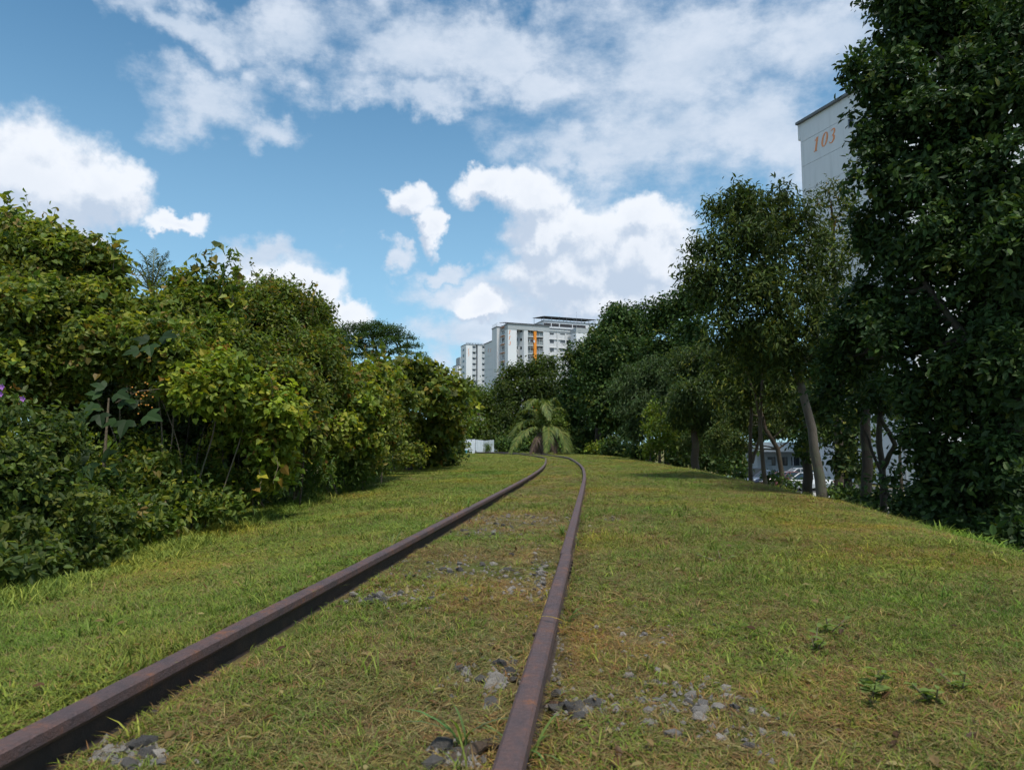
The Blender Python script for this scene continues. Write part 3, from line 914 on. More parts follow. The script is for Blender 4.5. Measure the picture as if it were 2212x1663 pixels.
for k, (wz0, wz1) in enumerate(((308, 365), (475, 530), (640, 692), (800, 855), (965, 1018), (1130, 1180))):
    uc = (ua(595) + ua(650)) / 2
    zc = (za(wz0, uc) + za(wz1, uc)) / 2
    window(blkA, uc, zc, ua(650) - ua(595), 1.3, 2.16, panes=2)
    aircon(blkA, ua(622), 2.14, za(wz1 + 28, uc))
    # small window on the slanting wall
    d = math.atan2(0.02 - 2.2, u3 - u2)
    window(blkA, (u2 + u3) / 2, zc - 0.1, 0.75, 0.85, 1.09, rz=d, panes=1, frame='recess_dark')
    # laundry bays either side of the orange stripe
    for a, b, side in ((u4, u5, 0), (u6, u7, 1)):
        MB().box(a + 0.005, b - 0.005, 0.15, 1.295, za((465, 635, 797, 960, 1125, 1290)[k], a) - 0.1, za((465, 635, 797, 960, 1125, 1290)[k], a) + 0.12).build('balcony_slab', 'white_paint', blkA)
        zb, zt = za((465, 635, 797, 960, 1125, 1290)[k], a) + 0.122, za((378, 545, 712, 872, 1040, 1200)[k], a)
        MB().box(a + 0.005, b - 0.005, 0.45, 0.6, zb, zt).build('parapet_panel', 'panel_grey', blkA)
        zt2 = zt + 1.25
        for j in range(3):
            xx = a + (b - a) * (j + 0.5) / 3
            window(blkA, xx, (zt + zt2) / 2, (b - a) / 3 - 0.02, zt2 - zt, 1.24, panes=2, frame='steel_grey')
        rk = MB()
        zr = zt + 0.55 + (0 if side == 0 else -0.3)
        wb = b - a - .5
        for j in range(5): rk.box(a + .25 + wb * j / 5, a + .31 + wb * j / 5, -1.1, 0.4, zr, zr + 0.06)
        rk.box(a + .2, a + .2 + wb, -0.8, -0.70, zr - 0.1, zr - 0.02)
        rk.box((a + b) / 2 - 0.05, (a + b) / 2 + 0.05, 0.34, 0.44, zr - 1.5, zr - 0.1)
        rk.build('laundry_rack', 'white_paint', blkA)
for k, (x_, n_) in enumerate(((ua(808), 6), (ua(850), 4))):
    for j in range(n_):
        zz = za((530 if k == 0 else 880), x_)
        c_ = ('car_white', 'car_blue', 'car_maroon', 'car_black', 'car_silver', 'car_white')[j]
        MB().box(x_ + j * 0.34, x_ + j * 0.34 + 0.28, -0.62, -0.56, zz - 0.75 - 0.15 * (j % 2), zz).build('hanging_cloth', c_, blkA)
# recessed wing to the right
vR = 6.0
HR = za(292, u8, vR)
MB().box(u8, u9 + 14, vR, vR + 9, 0, HR - 1.6).build('wall', 'white_render', blkA)
MB().box(u8 + 0.06, u9 + 14.1, vR - 0.06, vR + 9.1, HR - 1.598, HR - 0.2).build('parapet', 'grey_render', blkA)
MB().box(u8 + 0.21, u9 + 14.2, vR - 0.2, vR + 9.2, HR - 0.198, HR).build('roof', 'roof_edge', blkA)
def ur(zx, zy=500):
    P = Vector((PA.x - math.sin(ANG) * vR, PA.y + math.cos(ANG) * vR, 0))
    return along(P, ANG, ax(zx), ay(zy))
ur9, ur10 = ur(1610), ur(1900)
MB().box(ur9, ur10, 1.5, vR - 0.01, 0, HR - 1.7).build('wall', 'pale_render', blkA)
MB().box(ur9 - 0.06, ur10 + 0.1, 1.42, vR - 0.07, HR - 1.698, HR - 0.15).build('parapet', 'grey_render', blkA)
for zy0, zy1 in ((362, 420), (525, 580), (685, 740), (842, 897), (1000, 1055)):
    for zx0, zx1, n_ in ((1215, 1292, 3), (1415, 1505, 3), (1528, 1592, 2)):
        a, b = ur(zx0), ur(zx1)
        zc = (za(zy0, a, vR) + za(zy1, a, vR)) / 2
        window(blkA, (a + b) / 2, zc, b - a, 1.25, vR, panes=n_, frame='steel_grey' if n_ == 3 else 'recess_dark')
        if n_ == 2: aircon(blkA, (a + b) / 2 + 0.4, vR - 0.01, zc - 1.3)
    zl = za(zy0 - 8, ur(1300), vR)
    MB().box(u8 + 0.02, ur9 - 0.07, vR - 0.22, vR - 0.003, zl - 0.12, zl + 0.12).build('ledge', 'white_paint', blkA)
    window(blkA, ur9 + 1.2, zl - 0.6, 0.8, 0.8, 1.46, panes=1, frame='recess_dark')
for zx in (1362, 1515):
    MB().box(ur(zx) - 0.2, ur(zx) + 0.2, vR - 0.3, vR - 0.221, 0, HR - 1.61).build('pilaster', 'white_paint', blkA)
# left face with stacked windows, and the bays behind it
ANGW = ANG + math.pi / 2
ylen = along(PA, ANGW, ax(293), ay(500))
MB().box(-0.004, 2.0, 5.602, ylen + 0.3, 0, HA - 1.91).build('wall', 'pale_render', blkA)
for zy in (342, 512, 672, 835, 1000, 1160, 1310):
    y0, y1 = along(PA, ANGW, ax(348), ay(zy)), along(PA, ANGW, ax(300), ay(zy))
    zc = at(1085, ay(zy), PA.y + 3.5).z - LOW
    window(blkA, -0.02, zc, y1 - y0, 1.15, (y0 + y1) / 2, rz=-math.pi / 2, panes=2, frame='steel_grey')
    MB().box(-0.55, -0.008, y0 - 0.2, y1 + 0.2, zc + 0.85, zc + 1.15).build('ledge', 'ledge_red', blkA)
    MB().box(-0.6, -0.01, y0 - 0.25, y1 + 0.25, zc + 1.152, zc + 1.35).build('ledge', 'white_paint', blkA)
    MB().box(-0.16, -0.008, y0 - 0.1, y1 + 0.1, zc - 1.3, zc - 0.72).build('planter_panel', 'panel_grey', blkA)
P2 = Vector((PA.x - math.sin(ANG) * ylen, PA.y + math.cos(ANG) * ylen, 0))
xb = along(P2, ANG, ax(205), ay(500))
P3 = Vector((P2.x + math.cos(ANG) * xb, P2.y + math.sin(ANG) * xb, 0))
yb = along(P3, ANGW, ax(105), ay(500))
H2 = at(ax(205), ay(263), P3.y).z - LOW
MB().box(xb, 6, ylen + 0.31, ylen + yb, 0, H2 - 0.3).build('wall', 'white_render', blkA)
MB().box(xb - 0.15, 6, ylen + 0.2, ylen + yb + 0.1, H2 - 0.298, H2).build('roof', 'roof_edge', blkA)
rl = MB()
for z_ in (0.5, 1.05): rl.tube([(xb + 0.1, ylen + yb - 0.2, H2 + z_), (xb + 0.1, ylen + 0.5, H2 + z_), (0.3, ylen + 0.5, H2 + z_)], 0.035, 5)
for q in range(7): rl.tube([(xb + 0.1, ylen + 0.5 + q * (yb - 0.7) / 6, H2), (xb + 0.1, ylen + 0.5 + q * (yb - 0.7) / 6, H2 + 1.05)], 0.03, 5)
rl.build('roof_railing', 'steel_grey', blkA)
for i, ch in enumerate('113'):
    zt, zb = ((340, 415), (447, 520), (555, 625))[i]
    h = za(zt, ua(435)) - za(zb, ua(435))
    o = link('numeral', digit_mesh(ch), None, blkA, (ua(418), -0.025, za(zb, ua(435)))); o.scale = (h, 1, h)
# lift house, solar frames
vL = 13.0
PL = Vector((PA.x - math.sin(ANG) * vL, PA.y + math.cos(ANG) * vL, 0))
ul0, ul1 = along(PL, ANG, ax(1095), ay(180)), along(PL, ANG, ax(2100), ay(180))
HL = at(ax(1095), ay(150), depthA(ul0, vL)).z - LOW
MB().box(ul0, ul1, vL, vL + 14, HR - 1, HL - 0.2).build('lift_house', 'white_render', blkA)
MB().box(ul0 - 0.2, ul1, vL - 0.2, vL + 14.2, HL - 0.199, HL).build('roof', 'roof_edge', blkA)
for zx0, zx1 in ((1100, 1235), (1253, 1390), (1407, 1640), (1657, 1900)):
    a, b = along(PL, ANG, ax(zx0), ay(190)), along(PL, ANG, ax(zx1), ay(190))
    MB().box(a, b, vL - 0.03, vL + 0.01, HL - 2.0, HL - 0.9).build('vent_slot', 'recess_dark', blkA)
zp = at(ax(1140), ay(68), depthA(ul0, vL)).z - LOW
ca = MB(); nb = 7
pn = MB()
for q in range(nb):
    a = ul0 + (ul1 - ul0) * q / nb
    pn2 = MB().hexa([(a, vL - 0.5, zp - 0.25), (a + (ul1 - ul0) / nb - 0.06, vL - 0.5, zp - 0.25), (a + (ul1 - ul0) / nb - 0.06, vL + 10, zp + 0.9), (a, vL + 10, zp + 0.9),
                     (a, vL - 0.5, zp - 0.1), (a + (ul1 - ul0) / nb - 0.06, vL - 0.5, zp - 0.1), (a + (ul1 - ul0) / nb - 0.06, vL + 10, zp + 1.05), (a, vL + 10, zp + 1.05)])
    pn2.build('solar_panel', 'solar_black', blkA)
    for y_ in (vL + 0.1, vL + 9):
        MB().box(a + 0.1, a + 0.22, y_, y_ + 0.12, HL + 0.001, zp - 0.2 + (0.85 if y_ > vL + 5 else 0)).build('frame_post', 'steel_grey', blkA)
for z_ in (HL + 0.5, HL + 1.1):
    MB().tube([(ul0, vL + 0.05, z_), (ul1, vL + 0.05, z_)], 0.05, 5).build('frame_rail', 'steel_grey', blkA)
for q in range(6):
    a = ua(350) + 0.6 + q * (ua(1060) - ua(350)) / 6
    MB().hexa([(a, 1, HA + 0.35), (a + 3.0, 1, HA + 0.35), (a + 3.0, 7, HA + 1.25), (a, 7, HA + 1.25), (a, 1, HA + 0.45), (a + 3.0, 1, HA + 0.45), (a + 3.0, 7, HA + 1.35), (a, 7, HA + 1.35)]).build('solar_panel', 'solar_black', blkA)
    MB().box(a + 0.1, a + 0.22, 1.4, 1.52, HA + 0.001, HA + 0.34).build('frame_post', 'orange_paint' if q % 2 else 'steel_grey', blkA)
MB().tube([(ur(1805), vR + 3, HR), (ur(1805), vR + 3, HR + 7)], [0.08, 0.02], 6).build('antenna', 'steel_grey', blkA)

# --- block behind with "11"
def bx2(zx): return 968 + 0.0798 * zx
def by2(zy): return 719.1 + 0.0798 * zy
PB = at(1069, 733, 262.0)
blkB = thing('apartment_block', 'plain white end wall with two orange ones, left of block 113', 'building', (PB.x, PB.y, LOW), ANG, 'white apartment blocks')
HB = PB.z - LOW
LB = along(PB, ANGW, bx2(985), by2(300))
nst = 15
for k in range(nst):
    z0, z1 = HB - 0.3 - 2.7 * (k + 1), HB - 0.302 - 2.7 * k
    MB().box(0, 9, 0, LB, max(z0 + 0.05, 0), z1).build('wall_panel', 'white_render', blkB)
MB().box(0.06, 8.9, 0.06, LB - 0.06, 0, HB - 0.4).build('wall', 'grey_render', blkB)
MB().box(-0.2, 9.2, -0.2, LB + 0.2, HB - 0.299, HB).build('roof', 'roof_edge', blkB)
for zx in (1058, 1122):
    y_ = along(PB, ANGW, bx2(zx + 40), by2(480))
    h = 1.45
    o = link('numeral', digit_mesh('1'), None, blkB, (-0.03, y_ + 0.9, at(1060, by2(520), PB.y + y_).z - LOW), (0, 0, -math.pi / 2)); o.scale = (1.6, 1, h)

# --- block 117
PC = at(bx2(490), by2(295), 321.0)
blkC = thing('apartment_block', 'white apartment block numbered 117 with two window columns', 'building', (PC.x, PC.y, LOW), ANG, 'white apartment blocks')
HC = PC.z - LOW
def uc_(zx): return along(PC, ANG, bx2(zx), by2(700))
def zc_(zy, u): return at(1020, by2(zy), PC.y + u * math.sin(ANG)).z - LOW
c1, c2, c3, c4 = uc_(755), uc_(800), uc_(900), uc_(1030)
MB().box(0, c1, 0, 9, 0, HC - 0.3).build('wall', 'pale_render', blkC)
MB().box(c1, c2, 1.6, 9, 0, HC - 0.9).build('wall', 'grey_render', blkC)
MB().box(c2, c4 + 8, 0, 9, 0, HC - 0.3).build('wall', 'white_render', blkC)
MB().box(-0.15, c4 + 8, -0.15, 9.2, HC - 0.298, HC).build('roof', 'roof_edge', blkC)
for k in range(9):
    zy = 393 + 154 * k
    for a_, b_ in ((660, 745), (922, 1005)):
        a, b = uc_(a_), uc_(b_)
        zz = zc_(zy, a)
        window(blkC, (a + b) / 2, zz, b - a, 0.95, 0, panes=3, frame='steel_grey')
        MB().box(a - 0.1, b + 0.1, -0.16, -0.003, zz - 1.0, zz - 0.6).build('ledge', 'white_paint', blkC)
        MB().box(a - 0.1, b + 0.1, -0.3, -0.003, zz + 0.7, zz + 0.95).build('ledge', 'grey_render', blkC)
    window(blkC, (c1 + c2) / 2, zc_(zy - 20, c1), c2 - c1 - 0.3, 0.8, 1.56, panes=1, frame='recess_dark')
    window(blkC, -0.02, zc_(zy + 40, 0), 2.6, 1.1, 4.5, rz=-math.pi / 2, panes=2, frame='recess_dark')
for i, ch in enumerate('117'):
    zt, zb = ((425, 488), (500, 565), (575, 638))[i]
    h = zc_(zt, 1) - zc_(zb, 1)
    o = link('numeral', digit_mesh(ch), None, blkC, (uc_(530), -0.025, zc_(zb, 1))); o.scale = (h, 1, h)
for q in range(5):
    a = uc_(600) + q * (uc_(985) - uc_(600)) / 5
    MB().hexa([(a, 1, HC + 0.5), (a + 5, 1, HC + 0.5), (a + 5, 8, HC + 1.6), (a, 8, HC + 1.6), (a, 1, HC + 0.65), (a + 5, 1, HC + 0.65), (a + 5, 8, HC + 1.75), (a, 8, HC + 1.75)]).build('solar_panel', 'solar_black', blkC)
    MB().box(a + 0.1, a + 0.3, 1.5, 1.7, HC + 0.001, HC + 0.5).build('frame_post', 'steel_grey', blkC)

# --- farthest block
PD = at(bx2(245), by2(862), 423.0)
blkD = thing('apartment_block', 'small pale block, farthest left of the apartment buildings', 'building', (PD.x, PD.y, LOW), ANG, 'white apartment blocks')
HD = PD.z - LOW
LD = along(PD, ANGW, bx2(130), by2(1000))
ud = along(PD, ANG, bx2(480), by2(1000))
MB().box(0, ud, 0, LD, 0, HD - 0.4).build('wall', 'pale_render', blkD)
MB().box(-0.2, ud, -0.2, LD + 0.2, HD - 0.398, HD).build('roof', 'roof_edge', blkD)
ux_ = along(PD, ANG, bx2(320), by2(850))
MB().box(ux_, ud, 0.5, 9, HD + 0.002, HD + 5.0).build('lift_house', 'grey_render', blkD)
for k in range(5):
    a, b = along(PD, ANG, bx2(256), 800), along(PD, ANG, bx2(285), 800)
    window(blkD, (a + b) / 2, at(988, by2(930 + 120 * k), PD.y).z - LOW, b - a, 1.2, 0, panes=2, frame='recess_dark')

# --- block 103, near on the right
PE = at(1727.6, 262, 75.0)
blkE = thing('apartment_block', 'near white apartment block with orange number 103 above the trees', 'building', (PE.x, PE.y, LOW), ANG, 'white apartment blocks')
HE = PE.z - LOW
LE = 13.0
MB().box(0.05, 26, -LE + 0.05, -0.05, 0, HE - 0.45).build('wall', 'grey_render', blkE)
ze = HE - 0.4
k = 0
z1 = HE - 0.402
step = at(1727.6, 309.6, 75.0).z - at(1727.6, 362.4, 75.0).z
zj = at(1727.6, 309.6, 75.0).z - LOW
edges = [HE - 0.402, zj]
while edges[-1] > step: edges.append(edges[-1] - step)
edges.append(0)
for a, b in zip(edges[:-1], edges[1:]):
    MB().box(0, 26.05, -LE, 0, b + 0.045, a).build('wall_panel', 'white_render', blkE)
MB().box(-0.35, 26.3, -LE - 0.3, 0.35, HE - 0.4, HE - 0.12).build('roof', 'roof_edge', blkE)
MB().box(-0.05, 1.0, 0.002, 0.30, HE - 2.2, HE - 0.402).build('gutter_box', 'white_render', blkE)
def te(px, py): return along(PE, ANGW, px, py)
h3 = 1.5
for ch, px_, py_ in (('1', 1757, 330.0), ('0', 1773.5, 320.5), ('3', 1790, 312.5)):
    y_ = te(px_, py_)
    dpt = PE.y + y_ * math.cos(ANG)
    o = link('numeral', digit_mesh(ch), None, blkE, (-0.025, y_, at(px_, py_, dpt).z - LOW), (0, 0, -math.pi / 2)); o.scale = (1.35, 1, h3)
for px_, py_ in ((1842, 383), (1839, 265), (1845, 500), (1849, 610)):
    y_ = te(px_, py_)
    window(blkE, -0.03, at(px_, py_, PE.y + y_ * math.cos(ANG)).z - LOW, 0.75, 1.0, y_, rz=-math.pi / 2, panes=1, frame='steel_grey')

# --- low building with canopy by the car park
p0 = at(1636, 1000, 80)
low_b = thing('low_building', 'low grey building with white canopy beside the parked cars', 'building', (p0.x, p0.y, LOW), R(-6))
wL = at(1735, 1000, 80).x - p0.x
MB().box(0, wL, 0, 6, 0, 3.0).build('wall', 'grey_render', low_b)
MB().box(-0.4, wL + 0.3, -2.2, 6.3, 3.002, 3.25).build('canopy', 'grey_render', low_b)
MB().hexa([(-0.4, -1.8, 3.252), (wL + .3, -1.8, 3.252), (wL + .3, 6.3, 3.252), (-0.4, 6.3, 3.252), (0.2, -1.2, 4.1), (wL - .3, -1.2, 4.1), (wL - .3, 6, 4.1), (0.2, 6, 4.1)]).build('roof', 'panel_grey', low_b)
for k in range(4):
    MB().tube([(0.3 + k * (wL - .6) / 3, -1.9, 0), (0.3 + k * (wL - .6) / 3, -1.9, 3.0)], 0.06, 8).build('post', 'steel_grey', low_b)
for k in range(3): window(low_b, wL * (0.3 + 0.25 * k), 1.9, 0.9, 1.0, 0, panes=2, frame='recess_dark')
MB().box(wL * 0.12, wL * 0.12 + 0.95, -0.04, 0.01, 0, 2.1).build('door', 'panel_grey', low_b)

# ------------------------------------------------------------------ cars
def car(px, Y, rz, paint, label, length=4.3, tall=1.48):
    x = at(px, 1000, Y).x
    t = thing('parked_car', label, 'car', (x, Y, LOW + 0.008), rz, 'cars in the car park')
    hw, L2 = 0.88, length / 2
    prof = [(-L2, .45, .62), (-L2 + .12, .30, .86), (-L2 + .9, .24, .92), (0, .22, .93), (L2 - 1.25, .24, .90), (L2 - .25, .28, .74), (L2, .42, .60)]
    V, q = [], []
    for i, (x_, zb, zt) in enumerate(prof):
        w_ = hw * (0.90 if i in (0, 6) else 1.0)
        V += [(x_, -w_ * .93, zb), (x_, -w_, (zb + zt) / 2), (x_, -w_ * .93, zt), (x_, w_ * .93, zt), (x_, w_, (zb + zt) / 2), (x_, w_ * .93, zb)]
    for i in range(6):
        for j in range(6):
            j2 = (j + 1) % 6
            q.append((6 * i + j, 6 * (i + 1) + j, 6 * (i + 1) + j2, 6 * i + j2))
    MB().quads(V, q + [(0, 1, 4, 5), (1, 2, 3, 4), (36, 41, 40, 37), (37, 40, 39, 38)]).build('body', paint, t)
    def cab(s, z0, z1):
        return [(-L2 + .55 + s, -hw * .86 - 0 * s, z0), (L2 - 1.15 - s, -hw * .86, z0), (L2 - 1.15 - s, hw * .86, z0), (-L2 + .55 + s, hw * .86, z0),
                (-L2 + 1.05 + s, -hw * .68, z1), (L2 - 1.95 - s, -hw * .68, z1), (L2 - 1.95 - s, hw * .68, z1), (-L2 + 1.05 + s, hw * .68, z1)]
    MB().hexa(cab(0, .905, tall - .06)).build('windows_glass', 'car_glass', t).name = 'window_glass'
    MB().hexa([(-L2 + 1.0, -hw * .70, tall - .058), (L2 - 1.9, -hw * .70, tall - .058), (L2 - 1.9, hw * .70, tall - .058), (-L2 + 1.0, hw * .70, tall - .058),
               (-L2 + 1.2, -hw * .60, tall), (L2 - 2.1, -hw * .60, tall), (L2 - 2.1, hw * .60, tall), (-L2 + 1.2, hw * .60, tall)]).build('roof', paint, t)
    for s in (-1, 1):
        MB().tube([(0.0, s * hw * .87, .90), (-0.02, s * hw * .70, tall - .05)], 0.045, 4).build('pillar', paint, t)
        MB().tube([(L2 - 1.13, s * hw * .87, .90), (L2 - 1.93, s * hw * .69, tall - .05)], 0.04, 4).build('pillar', paint, t)
        MB().box(L2 - .16, L2 - .02, s * .62 - .18, s * .62 + .18, .60, .74).build('headlight', 'lamp_lens', t)
        MB().box(-L2 - .005, -L2 + .1, s * .64 - .16, s * .64 + .16, .66, .82).build('tail_light', 'tail_red', t)
        MB().box(L2 - 1.55, L2 - 1.35, s * .97 - .1, s * .97 + .1, .92, 1.04).build('mirror', paint, t)
        for x_ in (-L2 + .82, L2 - .85):
            w = link('wheel', None, None, t, (x_, s * (hw - .10), .32))
            MB().tube([(0, -.10, 0), (0, .10, 0)], .32, 16).build('tyre', 'tyre', w)
            a = np.linspace(0, 2 * math.pi, 17)[:-1]
            for sy in (-.104, .104):
                rm = mesh_np('rim', [(.21 * math.cos(v), sy, .21 * math.sin(v)) for v in a], [np.arange(16)[None]])
                link('rim', rm, 'rim', w)
    return t
car(1618, 66, R(178), 'car_black', 'black estate car, leftmost among the cars behind the trunks', 4.6, 1.6)
car(1660, 63, R(197), 'car_blue', 'dark blue car with a bright headlight between thin trunks', 4.4)
car(1693, 60, R(205), 'car_maroon', 'maroon car with a glinting windscreen below the mossy trunk', 4.3)
car(1742, 58, R(200), 'car_white', 'white car nearest the thick grey trunk', 4.2)
car(1722, 69, R(182), 'car_silver', 'silver car in the back row behind the white car', 4.4)

# street lamp
lx = at(1951, 900, 42)
lamp = thing('street_lamp', 'tall grey lamp post half hidden by the big dark tree', 'street lamp', (lx.x, lx.y, LOW + 0.0))
MB().tube([(0, 0, -0.06), (0, 0, 8.0)], [0.10, 0.06], 10).build('pole', 'steel_grey', lamp, smooth=True)
MB().tube([(0, 0, 7.95), (-0.5, 0, 8.35), (-1.4, 0, 8.45)], 0.045, 8).build('arm', 'steel_grey', lamp, smooth=True)
MB().hexa([(-2.0, -.13, 8.36), (-1.35, -.10, 8.38), (-1.35, .10, 8.38), (-2.0, .13, 8.36), (-1.9, -.08, 8.46), (-1.35, -.07, 8.50), (-1.35, .07, 8.50), (-1.9, .08, 8.46)]).build('lamp_head', 'steel_grey', lamp)

# ------------------------------------------------------------------ corrugated fence
YF = 70.0
def sheet(parent, x0, x1, z0, z1, m, lean, seed, per=0.14, amp=0.022, notch=0.05):
    r = random.Random(seed)
    n = max(12, int((x1 - x0) / per * 8))
    V, q = [], []
    for i in range(n + 1):
        x = x0 + (x1 - x0) * i / n
        d = amp * math.tanh(2.2 * math.sin(2 * math.pi * (x - x0) / per))
        zt = z1 + lean * (i / n - 0.5) + r.uniform(-notch, notch) * (1 if i in (0, 1, 2, n - 1, n) else 0.35)
        for z, dy in ((z0, 0), (z0 + (zt - z0) * .5, 0.02), (zt, 0.05 * math.sin(seed))):
            V += [(x, d + dy, z), (x, d + dy + 0.004, z)]
    for i in range(n):
        a, b = 6 * i, 6 * (i + 1)
        for k in (0, 2):
            q += [(a + k, b + k, b + k + 2, a + k + 2), (a + k + 1, a + k + 3, b + k + 3, b + k + 1)]
        q.append((a + 4, b + 4, b + 5, a + 5))
    o = MB().quads(V, q).build('sheet', m, parent)
    return o
fx0 = at(1004, 960, YF)
fz = at(1004, 977, YF).z - 0.12
fence = thing('corrugated_fence', 'white corrugated sheet fence standing in the gap at the bend', 'fence', (fx0.x, YF, fz))
for a, b, zt, ln, sd in ((1004, 1026.6, 949, 0.03, 1), (1027.0, 1044.2, 950, -0.08, 2), (1044.8, 1067, 950.5, 0.10, 5)):
    xa, xb_ = at(a, 960, YF).x - fx0.x, at(b, 960, YF).x - fx0.x
    s_ = sheet(fence, xa, xb_, 0, at(a, zt, YF).z - fz, 'white_sheet', ln, sd)
    s_.rotation_euler = (R(random.uniform(-3, 4)), R(random.uniform(-1.0, 1.0)), R(random.uniform(-4, 4)))
for px_ in (1006, 1027, 1045, 1065):
    MB().tube([(at(px_, 960, YF).x - fx0.x, 0.12, -0.3), (at(px_, 960, YF).x - fx0.x, 0.12, 1.15)], 0.03, 6).build('post', 'dark_rust', fence)
rx0 = at(983, 960, YF + 2)
rf = thing('rusty_fence', 'rusty brown sheet fence left of the white corrugated sheets', 'fence', (rx0.x, YF + 2, fz))
for k in range(4):
    w_ = (at(1004, 960, YF + 2).x - rx0.x) / 4
    sheet(rf, k * w_, (k + 1) * w_ - 0.01, 0, at(983, 961.5, YF + 2).z - fz, 'rusty_sheet', 0.0, 20 + k, per=0.12)
nx = at(985, 975, YF - 3)
net = thing('debris_net', 'teal netting on the ground before the rusty fence', 'net', (nx.x, nx.y, hgt(nx.x, nx.y)))
Vn = [(0.16 * i, 0.22 * j, 0.16 + 0.16 * math.sin(i * 1.7 + j * 2.1) * math.exp(-0.06 * i) + 0.05 * j) for i in range(9) for j in range(4)]
MB().quads(Vn, [(4 * i + j, 4 * (i + 1) + j, 4 * (i + 1) + j + 1, 4 * i + j + 1) for i in range(8) for j in range(3)]).build('net_sheet', 'net_teal', net, smooth=True)

# ------------------------------------------------------------------ palms
def frond(parent, loc, pts, n=46, ll=0.6, w=0.035, hang=0.9, m='leaf', pal=((.10, .13, .03), (.07, .10, .025)), seed=0, r0=0.022):
    """an arching rachis with two rows of hanging leaflets"""
    r = np.random.default_rng(seed)
    P = np.array([tuple(p) for p in pts]); L_ = np.concatenate([[0], np.cumsum(np.linalg.norm(np.diff(P, axis=0), axis=1))])
    # Catmull-like smoothing
    t = np.linspace(0, L_[-1], 60)
    Q_ = np.stack([smooth(np.interp(t, L_, P[:, i]), 13, 2) for i in range(3)], 1)
    mb = MB().tube([Vector(q) - loc for q in Q_[::3]], list(np.linspace(r0, r0 * .25, 20)), 5)
    V = list(mb.V); C = [(0.20, 0.19, 0.05)] * len(V); q4 = [np.concatenate(mb.Q)]
    quads = []
    tg = np.gradient(Q_, axis=0); tg = unit(tg)
    for k in range(n):
        f = 0.10 + 0.90 * k / (n - 1)
        i = min(59, int(f * 59))
        p, d = Q_[i], tg[i]
        s = np.cross(d, (0, 0, 1)); s = s / max(np.linalg.norm(s), 1e-6)
        up = np.cross(s, d)
        le = ll * (math.sin(math.pi * (0.15 + 0.80 * f)) ** 0.7) * r.uniform(0.8, 1.15)
        for sg in (-1, 1):
            dr = unit(s * sg * r.uniform(.55, 1.0) + d * 0.75 + up * 0.25 + r.normal(size=3) * .12)
            mid = p + dr * le * .5 + np.array([0, 0, -hang * le * .10])
            tip = p + dr * le * .88 + np.array([0, 0, -hang * le * r.uniform(.35, .7)])
            wd = unit(np.cross(dr, up)) * w
            b = len(V)
            V += [p - wd * .4, p + wd * .4, mid + wd, mid - wd, tip + wd * .12, tip - wd * .12]
            quads += [(b, b + 1, b + 2, b + 3), (b + 3, b + 2, b + 4, b + 5)]
            c = np.array(pal[r.integers(len(pal))]) * r.uniform(.75, 1.25)
            C += [c] * 6
    V = np.array([tuple(v) if i < mb.n else tuple(np.array(v) - np.array(loc)) for i, v in enumerate(V)])
    me = mesh_np('frond', V, [np.array(list(q4[0]) + quads)], np.array(C))
    o = link('frond', me, m, parent)
    o['kind'] = 'stuff'
    return o
YP = 47.0
def palm(label, base_px, Y, crown_px, fronds, dead=(), ll=0.7, trunk_r=0.16, pal=((.13, .18, .045), (.10, .15, .04), (.19, .21, .05)), n=60, w=0.035):
    b = at(*base_px, Y); loc = Vector((b.x, b.y, hgt(b.x, b.y)))
    t = thing('coconut_palm', label, 'palm tree', loc, group='coconut palms')
    c = at(*crown_px, Y)
    MB().tube([Vector((0, 0, -0.1)), (c - loc) * .5, c - loc], [trunk_r * 1.3, trunk_r, trunk_r * .7], 9).build('trunk', 'bark_brown', t, smooth=True)
    for i, fr in enumerate(fronds):
        pts_ = [at(px, py, Y + dy) for px, py, dy in fr]
        frond(t, loc, pts_, ll=ll, seed=i, pal=pal, n=n, w=w, r0=.018 * (Y / 15) ** .8)
    for i, fr in enumerate(dead):
        pts_ = [at(px, py, Y + dy) for px, py, dy in fr]
        frond(t, loc, pts_, ll=ll * .8, seed=50 + i, pal=((.12, .085, .075), (.17, .12, .10)), hang=1.6, n=30, w=w)
    return t
